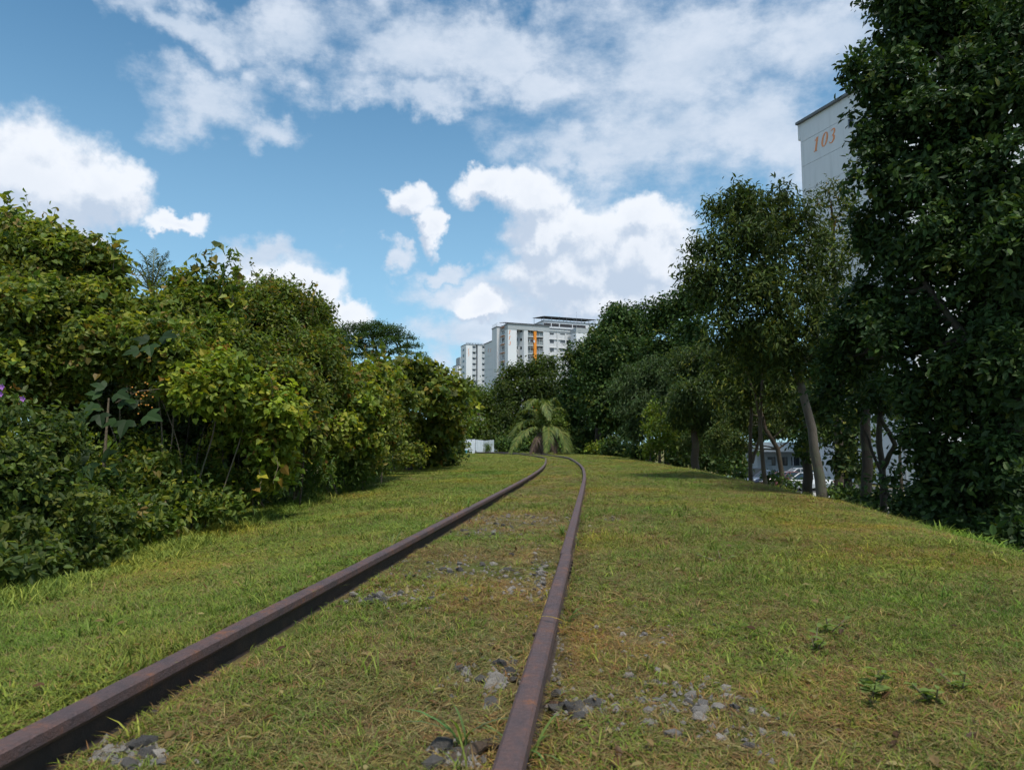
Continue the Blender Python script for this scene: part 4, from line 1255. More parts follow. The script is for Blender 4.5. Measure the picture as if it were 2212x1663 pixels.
palm('young coconut palm with drooping fronds where the track bends', (1172, 976), YP, (1173, 922),
     [[(1172, 925, 0), (1140, 903, -1), (1112, 925, -1.5), (1098, 950, -1.6)], [(1172, 925, 0), (1145, 922, -1.5), (1120, 944, -2.5), (1104, 976, -3)],
      [(1178, 922, 0), (1184, 915, -1.5), (1186, 940, -2.8), (1180, 974, -3.2)], [(1178, 922, 0), (1205, 915, -.5), (1224, 940, -1), (1233, 978, -1.2)],
      [(1176, 922, 0), (1204, 920, -1.5), (1219, 945, -2), (1222, 974, -2.2)],
      [(1174, 922, 0), (1160, 868, .5), (1138, 862, 0), (1116, 900, 0)], [(1174, 922, 0), (1172, 870, .3), (1168, 846, .3)],
      [(1174, 922, 0), (1150, 880, 1), (1122, 888, 1.4), (1108, 920, 1.5)], [(1174, 922, 0), (1185, 872, .8), (1198, 856, .8), (1206, 880, 1)],
      [(1174, 922, 0), (1166, 880, -1), (1152, 858, -1.5), (1140, 880, -2)], [(1174, 922, 0), (1192, 885, .5), (1215, 880, .5), (1232, 905, .5)],
      [(1174, 922, 0), (1180, 880, -.5), (1176, 862, -1.2), (1186, 905, -2)], [(1174, 925, 0), (1150, 905, 1), (1115, 915, 2), (1100, 940, 2.2)]],
     [[(1172, 930, 0), (1162, 945, -1.5), (1146, 976, -2)], [(1174, 930, 0), (1176, 950, -1.6), (1178, 978, -2)], [(1180, 930, 0), (1194, 950, -1.5), (1200, 976, -1.8)],
      [(1172, 930, 0), (1166, 950, -1), (1160, 977, -1.4)]], ll=0.72, w=0.042, pal=((.13, .18, .045), (.10, .145, .04), (.19, .21, .055)))
YQ = 15.5
palm('palm crown poking up behind the left bushes against the cloud', (330, 900), YQ, (328, 629),
     [[(328, 629, 0), (298, 581, 0), (258, 571, 0)], [(328, 629, 0), (305, 574, 0), (283, 561, 0)], [(328, 629, 0), (316, 561, 0), (298, 541, 0)], [(328, 629, 0), (332, 564, 0), (334, 537, .3)],
      [(328, 629, 0), (348, 567, 0), (364, 545, 0)], [(328, 629, 0), (360, 584, 0), (390, 579, 0)], [(328, 629, 0), (375, 599, 0), (412, 607, 0)], [(328, 629, 0), (350, 567, .6), (372, 564, .9)],
      [(328, 629, 0), (290, 604, .4), (258, 601, .5)]], ll=0.34, trunk_r=0.07, n=34, w=0.011, pal=((.05, .075, .03), (.04, .06, .025), (.07, .09, .035)))

# ------------------------------------------------------------------ left side: shrubs, climbers, bushes
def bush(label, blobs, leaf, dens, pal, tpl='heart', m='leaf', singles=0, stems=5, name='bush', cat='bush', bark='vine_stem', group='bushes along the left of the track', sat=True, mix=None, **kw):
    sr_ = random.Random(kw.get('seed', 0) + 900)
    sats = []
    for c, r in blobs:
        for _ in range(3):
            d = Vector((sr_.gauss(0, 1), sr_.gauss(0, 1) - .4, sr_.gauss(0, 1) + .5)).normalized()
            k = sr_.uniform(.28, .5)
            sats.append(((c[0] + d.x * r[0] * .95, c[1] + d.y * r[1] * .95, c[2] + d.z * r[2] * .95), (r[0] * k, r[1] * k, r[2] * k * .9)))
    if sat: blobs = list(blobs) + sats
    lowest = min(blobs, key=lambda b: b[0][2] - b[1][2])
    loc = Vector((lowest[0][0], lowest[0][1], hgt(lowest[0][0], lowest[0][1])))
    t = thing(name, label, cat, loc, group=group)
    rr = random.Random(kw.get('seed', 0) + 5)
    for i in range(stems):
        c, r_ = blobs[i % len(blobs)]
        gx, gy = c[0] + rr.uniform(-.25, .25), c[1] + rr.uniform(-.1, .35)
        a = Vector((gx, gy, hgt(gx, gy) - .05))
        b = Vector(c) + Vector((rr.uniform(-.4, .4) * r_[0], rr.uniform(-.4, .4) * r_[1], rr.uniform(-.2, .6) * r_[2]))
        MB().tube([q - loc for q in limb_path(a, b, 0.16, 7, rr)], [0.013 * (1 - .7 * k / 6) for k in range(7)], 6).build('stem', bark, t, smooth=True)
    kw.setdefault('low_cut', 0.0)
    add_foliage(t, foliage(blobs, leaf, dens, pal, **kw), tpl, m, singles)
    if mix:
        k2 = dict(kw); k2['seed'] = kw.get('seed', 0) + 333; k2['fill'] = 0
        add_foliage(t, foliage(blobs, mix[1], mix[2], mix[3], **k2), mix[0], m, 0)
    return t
def shoot(parent, path, leaf, n, tpl, pal, m='leaf', seed=0, rad=0.005):
    """a thin stem standing out of a bush with leaves along it"""
    r = np.random.default_rng(seed)
    loc = parent.location
    w = [at(*p) for p in path]
    w = wobble(w, 0.015, 9, random.Random(seed))
    MB().tube([q - loc for q in w], list(np.linspace(rad, rad * .3, 9)), 5).build('shoot', 'vine_stem', parent, smooth=True)
    W_ = np.array([tuple(q) for q in w])
    me = unit_leaf(tpl, m + '_single')
    for k in range(n):
        f = (k + .5) / n * 8
        i = int(f); i2 = min(8, i + 1)
        p = W_[i] + (W_[i2] - W_[i]) * (f - i)
        d = unit(W_[i2] - W_[max(0, i - 1)] + 1e-6)
        tip = unit(r.normal(size=3) + d * .6) + np.array([0, 0, -.25])
        put_leaf(parent, me, p + r.normal(size=3) * leaf * .3, tip, r.normal(size=3) * .5 + np.array([0, -.3, .8]), leaf * r.uniform(.6, 1.2), np.array(pal[r.integers(len(pal))][:3]) * r.uniform(.8, 1.2))

shr = bush('dark narrow-leaved shrub with purple flowers at the left edge', [bl(20, 960, 110, 110, 5.0), bl(95, 1010, 80, 100, 5.1), bl(40, 1090, 130, 120, 4.7), bl(130, 1120, 70, 80, 5.2), bl(-60, 1100, 110, 150, 4.5), bl(-20, 1210, 120, 70, 4.1), bl(80, 1200, 90, 50, 4.4), bl(160, 1165, 80, 45, 4.9), bl(230, 1140, 70, 40, 5.3), bl(-10, 1262, 90, 45, 3.8), bl(60, 1238, 70, 38, 4.1), bl(140, 1205, 70, 36, 4.6), bl(210, 1175, 60, 34, 5.0)],
            0.056, 900, SHRUB, 'oval', 'leaf', 170, 7, name='shrub', cat='shrub', seed=11, bark='bark_dark', spread=1.5)
for px_, py_ in ((5, 836), (50, 862), (2, 852)):
    c = at(px_, py_, 4.75) - shr.location
    fl = MB()
    for k in range(5):
        a = 2 * math.pi * k / 5
        d, s = Vector((math.cos(a), -0.4, math.sin(a))), Vector((-math.sin(a), 0, math.cos(a)))
        p1 = d * .014 + s * .008; p2 = d * .026; p3 = d * .014 - s * .008
        fl.quads([(0, 0, 0), tuple(p1), tuple(p2), tuple(p3)], [(0, 1, 2, 3)])
    fl.build('flower', 'flower_purple', shr, loc=c)
v1 = bush('tall creeper-covered bush filling the upper left edge', [bl(20, 600, 110, 110, 7.6), bl(130, 610, 110, 80, 7.8), bl(60, 520, 90, 45, 8.2), bl(0, 720, 120, 100, 7.0), bl(120, 720, 110, 90, 7.2), bl(210, 620, 70, 60, 8.0), bl(190, 700, 90, 80, 7.6), bl(-60, 850, 120, 120, 6.6), bl(60, 830, 100, 60, 7.2)],
          0.060, 820, VINE, 'heart', 'leaf', 260, 2, seed=21, bark='bark_dark', mix=('oval', .055, 330, OLIVE))
shoot(v1, [(90, 560, 8), (130, 510, 8), (155, 482, 7.9)], .085, 16, 'heart', SHRUB, seed=1)
shoot(v1, [(140, 560, 8), (175, 530, 8), (200, 508, 7.9)], .085, 16, 'heart', SHRUB, seed=2)
shoot(v1, [(20, 520, 8), (22, 490, 8), (18, 466, 8)], .08, 9, 'heart', SHRUB, seed=3)
d1 = bush('small round dark-leaved treetop left of the palm crown', [bl(225, 570, 42, 34, 9.5), bl(200, 590, 40, 30, 9.3)], 0.06, 700, OLIVE, 'oval', 'leaf', 0, 3, name='treetop_bush', seed=22)
v2 = bush('creeper-draped bush with heart-shaped leaves below the palm crown', [bl(300, 710, 100, 75, 7.9), bl(390, 705, 100, 75, 8.3), bl(330, 770, 110, 70, 7.5), bl(450, 660, 80, 70, 8.8), bl(250, 780, 80, 60, 7.3), bl(430, 750, 80, 60, 8.0), bl(400, 672, 60, 36, 8.8)],
          0.060, 820, VINE, 'heart', 'leaf', 260, 2, seed=31, sat=False, bark='bark_dark', mix=('lance', .08, 260, FERN))
shoot(v2, [(400, 660, 8.4), (415, 600, 8.4), (435, 540, 8.4)], .10, 44, 'heart', OLIVE + SHRUB, seed=4)
shoot(v2, [(440, 660, 8.4), (452, 590, 8.4), (460, 528, 8.4)], .10, 36, 'heart', OLIVE + SHRUB, seed=5)
shoot(v2, [(495, 670, 8.4), (512, 610, 8.4), (520, 560, 8.4)], .10, 34, 'heart', VINE, seed=6)
shoot(v2, [(430, 650, 8.4), (400, 620, 8.4), (385, 600, 8.4)], .09, 24, 'heart', OLIVE, seed=17)
shoot(v2, [(470, 660, 8.4), (488, 590, 8.4), (502, 535, 8.4)], .11, 70, 'lance', MID, seed=7)
v3 = bush('bright yellow-green creeper mound beside the dark hollow', [bl(450, 810, 80, 50, 7.6), bl(480, 860, 90, 60, 7.2), bl(560, 880, 80, 60, 7.5), bl(590, 950, 60, 65, 7.7), bl(520, 940, 60, 50, 7.9), bl(400, 840, 50, 45, 7.6), bl(600, 1010, 40, 35, 7.9)],
          0.066, 800, BRIGHT, 'heart', 'leaf', 280, 2, seed=41, bark='bark_dark', mix=('oval', .06, 260, LIME))
shoot(v3, [(590, 960, 7.5), (600, 1010, 7.3), (590, 1045, 7.2)], .10, 12, 'heart', BRIGHT, seed=8)
shoot(v3, [(560, 1010, 7.4), (565, 1040, 7.2), (560, 1062, 7.1)], .10, 8, 'heart', BRIGHT, seed=9)
hol = bush('tangled undergrowth of dark leaves added to block light inside the creeper hollow', [bl(330, 980, 150, 120, 9.6), bl(230, 930, 110, 110, 8.8), bl(450, 1000, 110, 100, 9.4), bl(150, 900, 100, 90, 8.2), bl(540, 1020, 80, 60, 9.6), bl(330, 860, 150, 90, 10.4), bl(140, 800, 150, 100, 9.6), bl(520, 900, 110, 110, 10.6)],
            0.07, 480, [(.04, .065, .018, 3), (.06, .085, .02, 2), (.09, .10, .025, .8)], 'oval', 'leaf', 0, 2, seed=51, name='undergrowth', cat='undergrowth', fill=0.9, back=0.8)  # backing of dark leaves, added to block light so the hollow stays dark
rr = random.Random(3)
for k in range(7):
    x0 = 245 + k * 36 + rr.uniform(-16, 16)
    x1 = x0 + rr.uniform(-70, 90)
    pts_ = [at(x0, 1110 - rr.uniform(0, 20), 7.2), at(x0 + (x1 - x0) * .2 + 14, 1010, 7.4), at(x0 + (x1 - x0) * .55 + 18, 930, 7.5), at(x1, 850 - rr.uniform(0, 30), 7.7)]
    P = np.array([tuple(q) for q in pts_]); t_ = np.linspace(0, 3, 14)
    q_ = np.stack([smooth(np.interp(t_, range(4), P[:, i]), 5, 2) for i in range(3)], 1)
    MB().tube([Vector(a) - hol.location for a in q_], [rr.uniform(.005, .010)] * 14, 6).build('arching_stem', 'vine_stem', hol, smooth=True)
# large-leaved sapling
mac = thing('sapling', 'sapling with very large lobed leaves at the hollow', 'sapling', (at(235, 1100, 6.6).x, 6.6, hgt(at(235, 1100, 6.6).x, 6.6)))
lob = mesh_np('leaf', LOBED[0], [LOBED[1], LOBED[2]]); lob.materials.append(MATS['leaf_dark_single'])
MB().tube([Vector((0, 0, -.05)), at(225, 1000, 6.6) - mac.location, at(235, 860, 6.6) - mac.location], [.02, .016, .008], 7).build('stem', 'vine_stem', mac, smooth=True)
r_ = np.random.default_rng(5)
for cx_, cy_, n_, sc_ in ((235, 865, 7, .20), (205, 1000, 6, .20), (335, 745, 5, .17), (185, 1050, 6, .20), (300, 890, 4, .18)):
    for k in range(n_):
        a = 2 * math.pi * k / n_ + r_.uniform(-.3, .3)
        c = np.array(tuple(at(cx_, cy_, 6.5))) + np.array([math.cos(a) * .12, -.1 + math.sin(a) * .12, .10 * math.sin(a) + r_.uniform(-.08, .08)]) * r_.uniform(.5, 1.4)
        put_leaf(mac, lob, c, (math.cos(a), -.35 + .3 * math.sin(a), .55 * math.sin(a) - .35 + r_.uniform(-.2, .2)), (r_.uniform(-.3, .3), -.8, .75), sc_ * r_.uniform(.7, 1.1), np.array((.020, .042, .011)) * r_.uniform(.6, 1.4))
# berries on a branch
be = thing('berry_branch', 'branch with small orange berries above the dark hollow', 'branch', tuple(at(300, 850, 6.9)))
MB().tube([at(250, 870, 7.0) - be.location, at(300, 845, 6.9) - be.location, at(345, 840, 6.9) - be.location], [.006, .005, .003], 5).build('twig', 'vine_stem', be)
for k in range(22):
    c = at(300 + r_.normal() * 16, 858 + r_.normal() * 13, 6.85 + r_.normal() * .05) - be.location
    V, q = [], []
    MB().tube([c + Vector((0, 0, -.008)), c + Vector((0, 0, -.004)), c + Vector((0, 0, .004)), c + Vector((0, 0, .008))], [.003, .009, .009, .003], 6).build('berry', 'berry_orange', be, smooth=True)
und = bush('low leafy weeds along the foot of the left bushes', [bl(200, 1140, 90, 45, 5.9), bl(300, 1115, 100, 40, 6.4), bl(410, 1085, 90, 40, 7.0), bl(520, 1065, 80, 35, 7.8), bl(260, 1060, 60, 60, 6.6), bl(240, 1165, 70, 34, 5.6), bl(340, 1130, 70, 34, 6.2), bl(440, 1105, 70, 32, 6.9), bl(350, 1040, 60, 50, 7.2), bl(150, 1180, 60, 35, 5.5), bl(290, 990, 60, 60, 7.6), bl(430, 1030, 60, 50, 7.6), bl(210, 1010, 50, 60, 6.9)],
            0.07, 420, MID + VINE, 'oval', 'leaf', 160, 4, seed=61, name='weed_bank', cat='weeds')
v4 = bush('middle bush with reddish tips and upright shoots', [bl(540, 720, 90, 90, 10.2), bl(620, 720, 90, 80, 10.8), bl(590, 660, 55, 45, 11.2), bl(650, 800, 80, 80, 10), bl(560, 790, 70, 60, 9.6), bl(680, 750, 60, 70, 11.6), bl(640, 880, 60, 70, 9.4)],
          0.068, 620, OLIVE + FERN, 'oval', 'leaf', 200, 8, seed=71, mix=('lance', .08, 240, FERN + LIME))
for sd, pth in enumerate(([(600, 700, 10.5), (610, 640, 10.4), (632, 598, 10.4)], [(630, 690, 10.5), (636, 650, 10.4), (640, 612, 10.4)], [(660, 700, 11), (690, 690, 11), (715, 700, 11)], [(560, 700, 10), (545, 650, 10), (552, 620, 10)], [(600, 780, 9.6), (640, 740, 9.4), (655, 700, 9.4)])):
    shoot(v4, pth, .10, 34, 'lance', MID + OLIVE, seed=80 + sd)
dk = bush('dark rounded treetop behind the middle bush', [bl(655, 700, 50, 40, 15), bl(690, 720, 40, 45, 15.5), bl(700, 770, 50, 50, 15)], 0.11, 260, DEEP, 'oval', 'leaf_dark', 0, 3, name='treetop_bush', seed=72)
v5 = bush('bright leafy bush in the middle of the left row', [bl(740, 840, 80, 45, 11.5), bl(800, 852, 70, 50, 12), bl(720, 870, 80, 70, 10.8), bl(790, 900, 70, 60, 11.4), bl(700, 950, 80, 70, 10.4), bl(780, 970, 60, 50, 11.2), bl(640, 980, 60, 60, 9.6)],
          0.074, 560, BRIGHT + VINE, 'heart', 'leaf', 220, 8, seed=81, sat=False, mix=('oval', .07, 200, OLIVE))
for sd, pth in enumerate(([(780, 800, 12), (800, 765, 12), (812, 745, 12)], [(740, 780, 12), (735, 740, 12), (728, 715, 12)])):
    shoot(v5, pth, .10, 18, 'heart', OLIVE, seed=90 + sd)
und2 = bush('low dark weeds under the bright middle bush', [bl(650, 1035, 80, 30, 9.4), bl(740, 1020, 80, 35, 11), bl(820, 1000, 50, 40, 13), bl(570, 1050, 50, 30, 8.6)], 0.08, 300, MID, 'lance', 'leaf', 60, 2, seed=62, name='weed_bank', cat='weeds')
tree('spreading_tree', 'low spreading tree with yellowish leaves overhanging a dark hollow', 'tree', [([(885, 1010, 18.5), (880, 930, 18.5), (870, 850, 18)], .10, .05), ([(905, 1010, 18.8), (930, 930, 18.5), (950, 870, 18.2)], .08, .04), ([(850, 1015, 17.5), (840, 930, 17.4), (835, 850, 17.2)], .06, .03)],
     [bl(830, 828, 70, 38, 16.8), bl(890, 818, 70, 36, 17.4), bl(945, 838, 48, 40, 18), bl(980, 870, 40, 45, 18.6), bl(920, 860, 60, 40, 17.2), bl(850, 850, 50, 30, 16.8), bl(955, 920, 55, 45, 18.2), bl(978, 930, 32, 40, 19), bl(880, 910, 50, 30, 18.4), bl(930, 970, 60, 40, 19.4)],
     0.13, 210, OLIVE + VINE, 'heart', 'leaf', 'bark_dark', 120, seed=91)
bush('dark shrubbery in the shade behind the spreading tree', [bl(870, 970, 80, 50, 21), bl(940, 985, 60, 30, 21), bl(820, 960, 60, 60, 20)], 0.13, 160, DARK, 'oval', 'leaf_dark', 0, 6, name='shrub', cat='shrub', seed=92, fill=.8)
bush('small green bush at the end of the left row near the fence', [bl(972, 968, 24, 20, 24), bl(978, 945, 20, 30, 30), bl(950, 997, 30, 12, 21)], 0.11, 200, FERN, 'oval', 'leaf', 0, 3, seed=93, group='bushes along the left of the track')

# ------------------------------------------------------------------ distant trees in the middle
tree('rain_tree', 'flat-topped umbrella tree rising behind the left bushes', 'tree', [([(822, 880, 112), (822, 800, 112), (815, 765, 112)], .6, .35), ([(820, 790, 112), (850, 755, 113), (880, 745, 113)], .28, .12), ([(818, 790, 112), (780, 750, 112), (735, 735, 112)], .28, .12), ([(818, 780, 112), (810, 745, 112), (800, 725, 112)], .25, .12)],
     [bl(770, 710, 44, 5, 110), bl(815, 707, 44, 5, 113), bl(852, 716, 36, 5, 112), bl(738, 720, 30, 4, 111), bl(882, 730, 24, 4, 113), bl(720, 738, 22, 4, 112), bl(845, 738, 36, 3.5, 110), bl(760, 742, 40, 3.5, 112), bl(893, 750, 24, 4, 112), bl(862, 762, 34, 4, 110), bl(735, 766, 30, 4, 112), bl(906, 767, 16, 3, 112), bl(800, 768, 40, 4, 111), bl(795, 724, 50, 4, 112), bl(835, 727, 40, 4, 114), bl(765, 728, 36, 4, 109), bl(805, 748, 46, 3.5, 112)],
     0.26, 40, [(.045, .085, .018, 3), (.062, .11, .02, 2), (.03, .055, .014, 1.5)], 'diamond', 'leaf', 'bark_dark', seed=101, limb_r=.30, twig=6, droop=.05, spread=1.4, fill=.10, back=.9, lump=.45)
tree('feathery_tree', 'light green feathery tree behind the white fence', 'tree', [([(1035, 975, 80), (1035, 900, 80)], .22, .1)],
     [bl(1010, 880, 30, 35, 80), bl(1045, 870, 35, 32, 82), bl(1070, 900, 30, 40, 84), bl(1020, 930, 35, 35, 78), bl(1055, 940, 30, 30, 80), bl(1000, 850, 25, 18, 86)], 0.30, 42, FERN, 'diamond', 'leaf', seed=111, twig=8, spread=2.0)
tree('round_tree', 'small bluish tree in front of block 117', 'tree', [([(1022, 880, 160), (1022, 845, 160)], .3, .15)], [bl(1020, 843, 18, 12, 160), bl(1032, 848, 14, 10, 160), bl(1005, 850, 14, 10, 160)], 0.5, 12, GREY, 'diamond', 'leaf', seed=112)
tree('garden_tree', 'broad green tree directly below block 113', 'tree', [([(1120, 975, 82), (1120, 880, 82)], .3, .14)],
     [bl(1110, 815, 32, 26, 82), bl(1150, 800, 32, 24, 80), bl(1185, 800, 30, 28, 84), bl(1100, 860, 34, 36, 80), bl(1145, 850, 38, 36, 79), bl(1090, 840, 22, 22, 84), bl(1185, 850, 34, 40, 80), bl(1090, 910, 30, 40, 78), bl(1130, 920, 36, 40, 80), bl(1075, 950, 26, 28, 76), bl(1110, 960, 34, 20, 76)],
     0.34, 36, [(.055, .085, .02, 3), (.08, .11, .022, 2), (.035, .055, .016, 1.5), (.13, .15, .025, .4)], 'diamond', 'leaf', seed=121, twig=8)
bush('small light green bush growing among the palm fronds', [bl(1190, 912, 28, 14, 46.5), bl(1205, 922, 16, 12, 46.2)], 0.17, 120, [(.10, .15, .03, 2), (.13, .17, .035, 1)], 'diamond', 'leaf', 0, 4, seed=122, group='bushes at the bend')
bush('wispy green bush in front of the white fence', [bl(1055, 969, 9, 8, 66), bl(1050, 973, 7, 5, 66)], 0.16, 90, FERN, 'lance', 'leaf', 0, 4, seed=123, group='bushes at the bend')

# ------------------------------------------------------------------ right side
tree('dense_tree', 'big rounded dark tree right of the palm', 'tree', [([(1290, 985, 50), (1295, 900, 50), (1300, 800, 50)], .28, .14)],
     [bl(1330, 715, 58, 46, 50), bl(1370, 720, 50, 50, 52), bl(1262, 785, 46, 50, 53), bl(1320, 790, 70, 70, 47), bl(1385, 800, 45, 70, 50), bl(1250, 860, 45, 60, 54), bl(1310, 880, 70, 70, 46.5), bl(1240, 930, 40, 45, 54), bl(1290, 950, 60, 35, 52), bl(1360, 900, 50, 70, 47), bl(1345, 690, 40, 28, 53)],
     0.24, 80, DEEP + [(.10, .12, .02, .35)], 'diamond', 'leaf_dark', 'bark_dark', seed=131, twig=9, spread=1.3, fill=.5)
tree('dark_tree', 'dark tree between the rounded tree and the mango tree', 'tree', [([(1440, 990, 38), (1440, 900, 38), (1435, 780, 38)], .20, .1)],
     [bl(1430, 690, 48, 45, 38), bl(1480, 660, 42, 42, 36), bl(1490, 730, 45, 50, 35), bl(1430, 770, 50, 50, 37), bl(1500, 800, 50, 60, 34), bl(1410, 850, 40, 50, 37), bl(1450, 900, 50, 60, 35), bl(1520, 640, 40, 50, 33)],
     0.20, 100, DEEP, 'diamond', 'leaf_dark', 'bark_dark', seed=141, twig=8, fill=.5)
tree('grey_green_tree', 'grey-green drooping tree in front of the dark trees', 'tree', [([(1400, 995, 31), (1402, 930, 31), (1400, 850, 31)], .12, .06)],
     [bl(1370, 830, 36, 40, 31), bl(1410, 810, 40, 36, 30.5), bl(1360, 880, 30, 40, 31), bl(1400, 890, 45, 45, 30), bl(1450, 850, 30, 45, 30), bl(1375, 930, 30, 35, 30.5), bl(1340, 850, 20, 30, 31.5)],
     0.17, 190, GREY, 'lance', 'leaf', 'bark_brown', seed=151, twig=8, droop=.9)
tree('young_tree', 'yellow-green young tree on the slope edge', 'tree', [([(1425, 1000, 27), (1425, 940, 27), (1428, 870, 27)], .06, .03)],
     [bl(1430, 890, 34, 22, 27), bl(1412, 920, 26, 22, 26.6), bl(1420, 955, 28, 28, 26.4), bl(1445, 930, 22, 30, 27), bl(1400, 975, 16, 18, 26.8)], 0.13, 170, LIME, 'oval', 'leaf', 'bark_brown', 40, seed=161, twig=8)
bush('low yellow-green shrub under the rounded dark tree', [bl(1290, 972, 18, 12, 44), bl(1305, 966, 14, 10, 44.5)], 0.18, 120, LIME, 'diamond', 'leaf', 0, 3, name='shrub', cat='shrub', seed=162, group='bushes at the bend')
tree('slope_tree', 'leafy dark tree with a straight trunk on the slope', 'tree', [([(1500, 1010, 25), (1500, 930, 25), (1497, 850, 25)], .17, .09)],
     [bl(1490, 800, 45, 45, 25), bl(1540, 780, 45, 45, 24.5), bl(1500, 860, 50, 45, 24), bl(1555, 850, 45, 50, 24), bl(1470, 900, 40, 45, 25), bl(1540, 920, 45, 45, 25), bl(1500, 960, 40, 28, 26.5)],
     0.15, 240, MANGO + GREY, 'lance', 'leaf', 'bark_brown', 60, seed=171, twig=8, droop=.7)
tree('slender_tree', 'slender tree with two scarred brown trunks', 'tree', [([(1622, 1035, 19), (1620, 960, 19), (1623, 880, 19), (1612, 790, 19)], .065, .035), ([(1624, 1000, 19), (1640, 950, 18.8), (1650, 900, 18.7)], .05, .03)],
     [bl(1600, 800, 55, 45, 19), bl(1560, 790, 40, 45, 19.5), bl(1640, 770, 50, 45, 18.6), bl(1590, 860, 50, 40, 18.6), bl(1650, 840, 40, 40, 18.8)], 0.13, 320, MANGO, 'lance', 'leaf', 'bark_brown', 60, seed=181, twig=7, droop=.7, fill=.25)
tree('slender_tree', 'slender pale-barked tree beside the two-trunked one', 'tree', [([(1652, 1036, 18), (1646, 970, 18), (1640, 900, 18), (1650, 800, 18)], .065, .04), ([(1640, 900, 18), (1630, 850, 18), (1610, 800, 18)], .04, .02)],
     [bl(1680, 780, 50, 50, 18), bl(1690, 850, 45, 45, 17.6), bl(1640, 730, 50, 45, 18.4)], 0.13, 320, MANGO, 'lance', 'leaf', 'bark_brown', 50, seed=182, twig=7, droop=.7, fill=.25)
tree('mossy_tree', 'mossy dark-trunked tree leaning left behind the parked cars', 'tree', [([(1690, 1040, 20), (1687, 1000, 20), (1680, 970, 20), (1655, 930, 20), (1640, 880, 20)], .10, .05)],
     [bl(1720, 900, 45, 40, 20), bl(1745, 930, 25, 35, 20), bl(1670, 930, 40, 24, 22), bl(1600, 960, 30, 24, 22), bl(1600, 900, 40, 35, 21), bl(1560, 960, 40, 35, 23), bl(1650, 890, 40, 26, 21)], 0.14, 230, MANGO, 'lance', 'leaf_dark', 'bark_brown', 40, seed=183, droop=.6, fill=.3)
tree('mango_tree', 'tall mango tree with thick leaning grey trunk', 'tree', [([(1775, 1062, 13.2), (1765, 1010, 13.2), (1757, 940, 13.2), (1740, 870, 13.2), (1722, 800, 13.2), (1690, 690, 13.4), (1670, 600, 13.6)], .108, .05), ([(1722, 800, 13.2), (1760, 740, 13.2), (1775, 640, 13.4)], .09, .05)],
     [bl(1600, 470, 70, 55, 13.6), bl(1680, 460, 70, 50, 14), bl(1550, 540, 60, 55, 13.2), bl(1640, 550, 80, 65, 13), bl(1730, 530, 75, 70, 13.6), bl(1530, 620, 50, 45, 13), bl(1600, 640, 70, 60, 12.8), bl(1690, 640, 75, 65, 12.8), bl(1770, 620, 60, 70, 13.2), bl(1640, 720, 70, 50, 12.8), bl(1720, 730, 70, 55, 12.6), bl(1560, 690, 40, 40, 13), bl(1770, 720, 50, 60, 13), bl(1490, 590, 24, 22, 13.2), bl(1510, 530, 24, 20, 13.2), bl(1545, 455, 22, 18, 13.5), bl(1620, 425, 26, 18, 13.8), bl(1690, 425, 26, 16, 14), bl(1700, 800, 60, 40, 13.2), bl(1640, 790, 60, 36, 13.6), bl(1580, 740, 45, 40, 13.4), bl(1770, 800, 45, 45, 13.6)],
     0.12, 420, MANGO, 'lance', 'leaf_dark', 'bark_grey', 200, seed=191, twig=9, droop=.55, fill=.12, back=.5, lump=.34, spread=1.75)
tree('sparse_tree', 'sparse-topped tree between the mango tree and block 103', 'tree', [([(1815, 1060, 17), (1812, 900, 17), (1800, 650, 17), (1800, 480, 17)], .15, .04)],
     [bl(1795, 430, 40, 32, 17), bl(1820, 480, 35, 40, 17), bl(1785, 520, 36, 40, 17), bl(1830, 560, 30, 40, 16.6), bl(1815, 640, 36, 50, 16.5), bl(1805, 740, 40, 60, 16.5)], 0.12, 250, MANGO + OLIVE, 'lance', 'leaf', 'bark_brown', 60, seed=201, twig=7, fill=.08)
tree('ivy_tree', 'leafy dark tree right behind the thick grey trunk', 'tree', [([(1830, 1075, 14.5), (1832, 980, 14.5), (1835, 860, 14.5)], .10, .06), ([(1745, 1055, 15.5), (1742, 980, 15.5), (1745, 900, 15.5)], .13, .08)],
     [bl(1800, 800, 40, 50, 14.5), bl(1790, 890, 30, 40, 14.8), bl(1835, 830, 40, 60, 14.5), bl(1840, 930, 40, 50, 14), bl(1820, 1000, 30, 40, 14.4), bl(1860, 1010, 30, 35, 13.6), bl(1735, 970, 18, 40, 15.2), bl(1740, 880, 24, 40, 15.2)], 0.12, 300, DARK + MANGO, 'oval', 'leaf_dark', 'bark_dark', 80, seed=211, fill=.2)
tree('twin_trunk_tree', 'thin crossing trunks and saplings left of the big dark tree', 'tree', [([(1873, 1095, 11.5), (1872, 1020, 11.5), (1870, 930, 11.5), (1868, 820, 11.5)], .10, .07), ([(1908, 1105, 10.4), (1907, 1040, 10.4), (1900, 960, 10.4), (1902, 850, 10.4)], .055, .04), ([(1925, 1080, 10.2), (1890, 990, 10.2), (1868, 930, 10.2)], .03, .02), ([(1908, 1010, 10.3), (1935, 960, 10), (1900, 900, 9.8)], .04, .03)],
     [bl(1880, 800, 50, 70, 11), bl(1860, 880, 36, 45, 11), bl(1900, 870, 40, 45, 10.4), bl(1930, 1035, 22, 20, 10), bl(1890, 1075, 22, 16, 10.6), bl(1850, 1070, 26, 16, 12)], 0.11, 330, DARK, 'oval', 'leaf_dark', 'bark_dark', 90, seed=221, fill=.2)
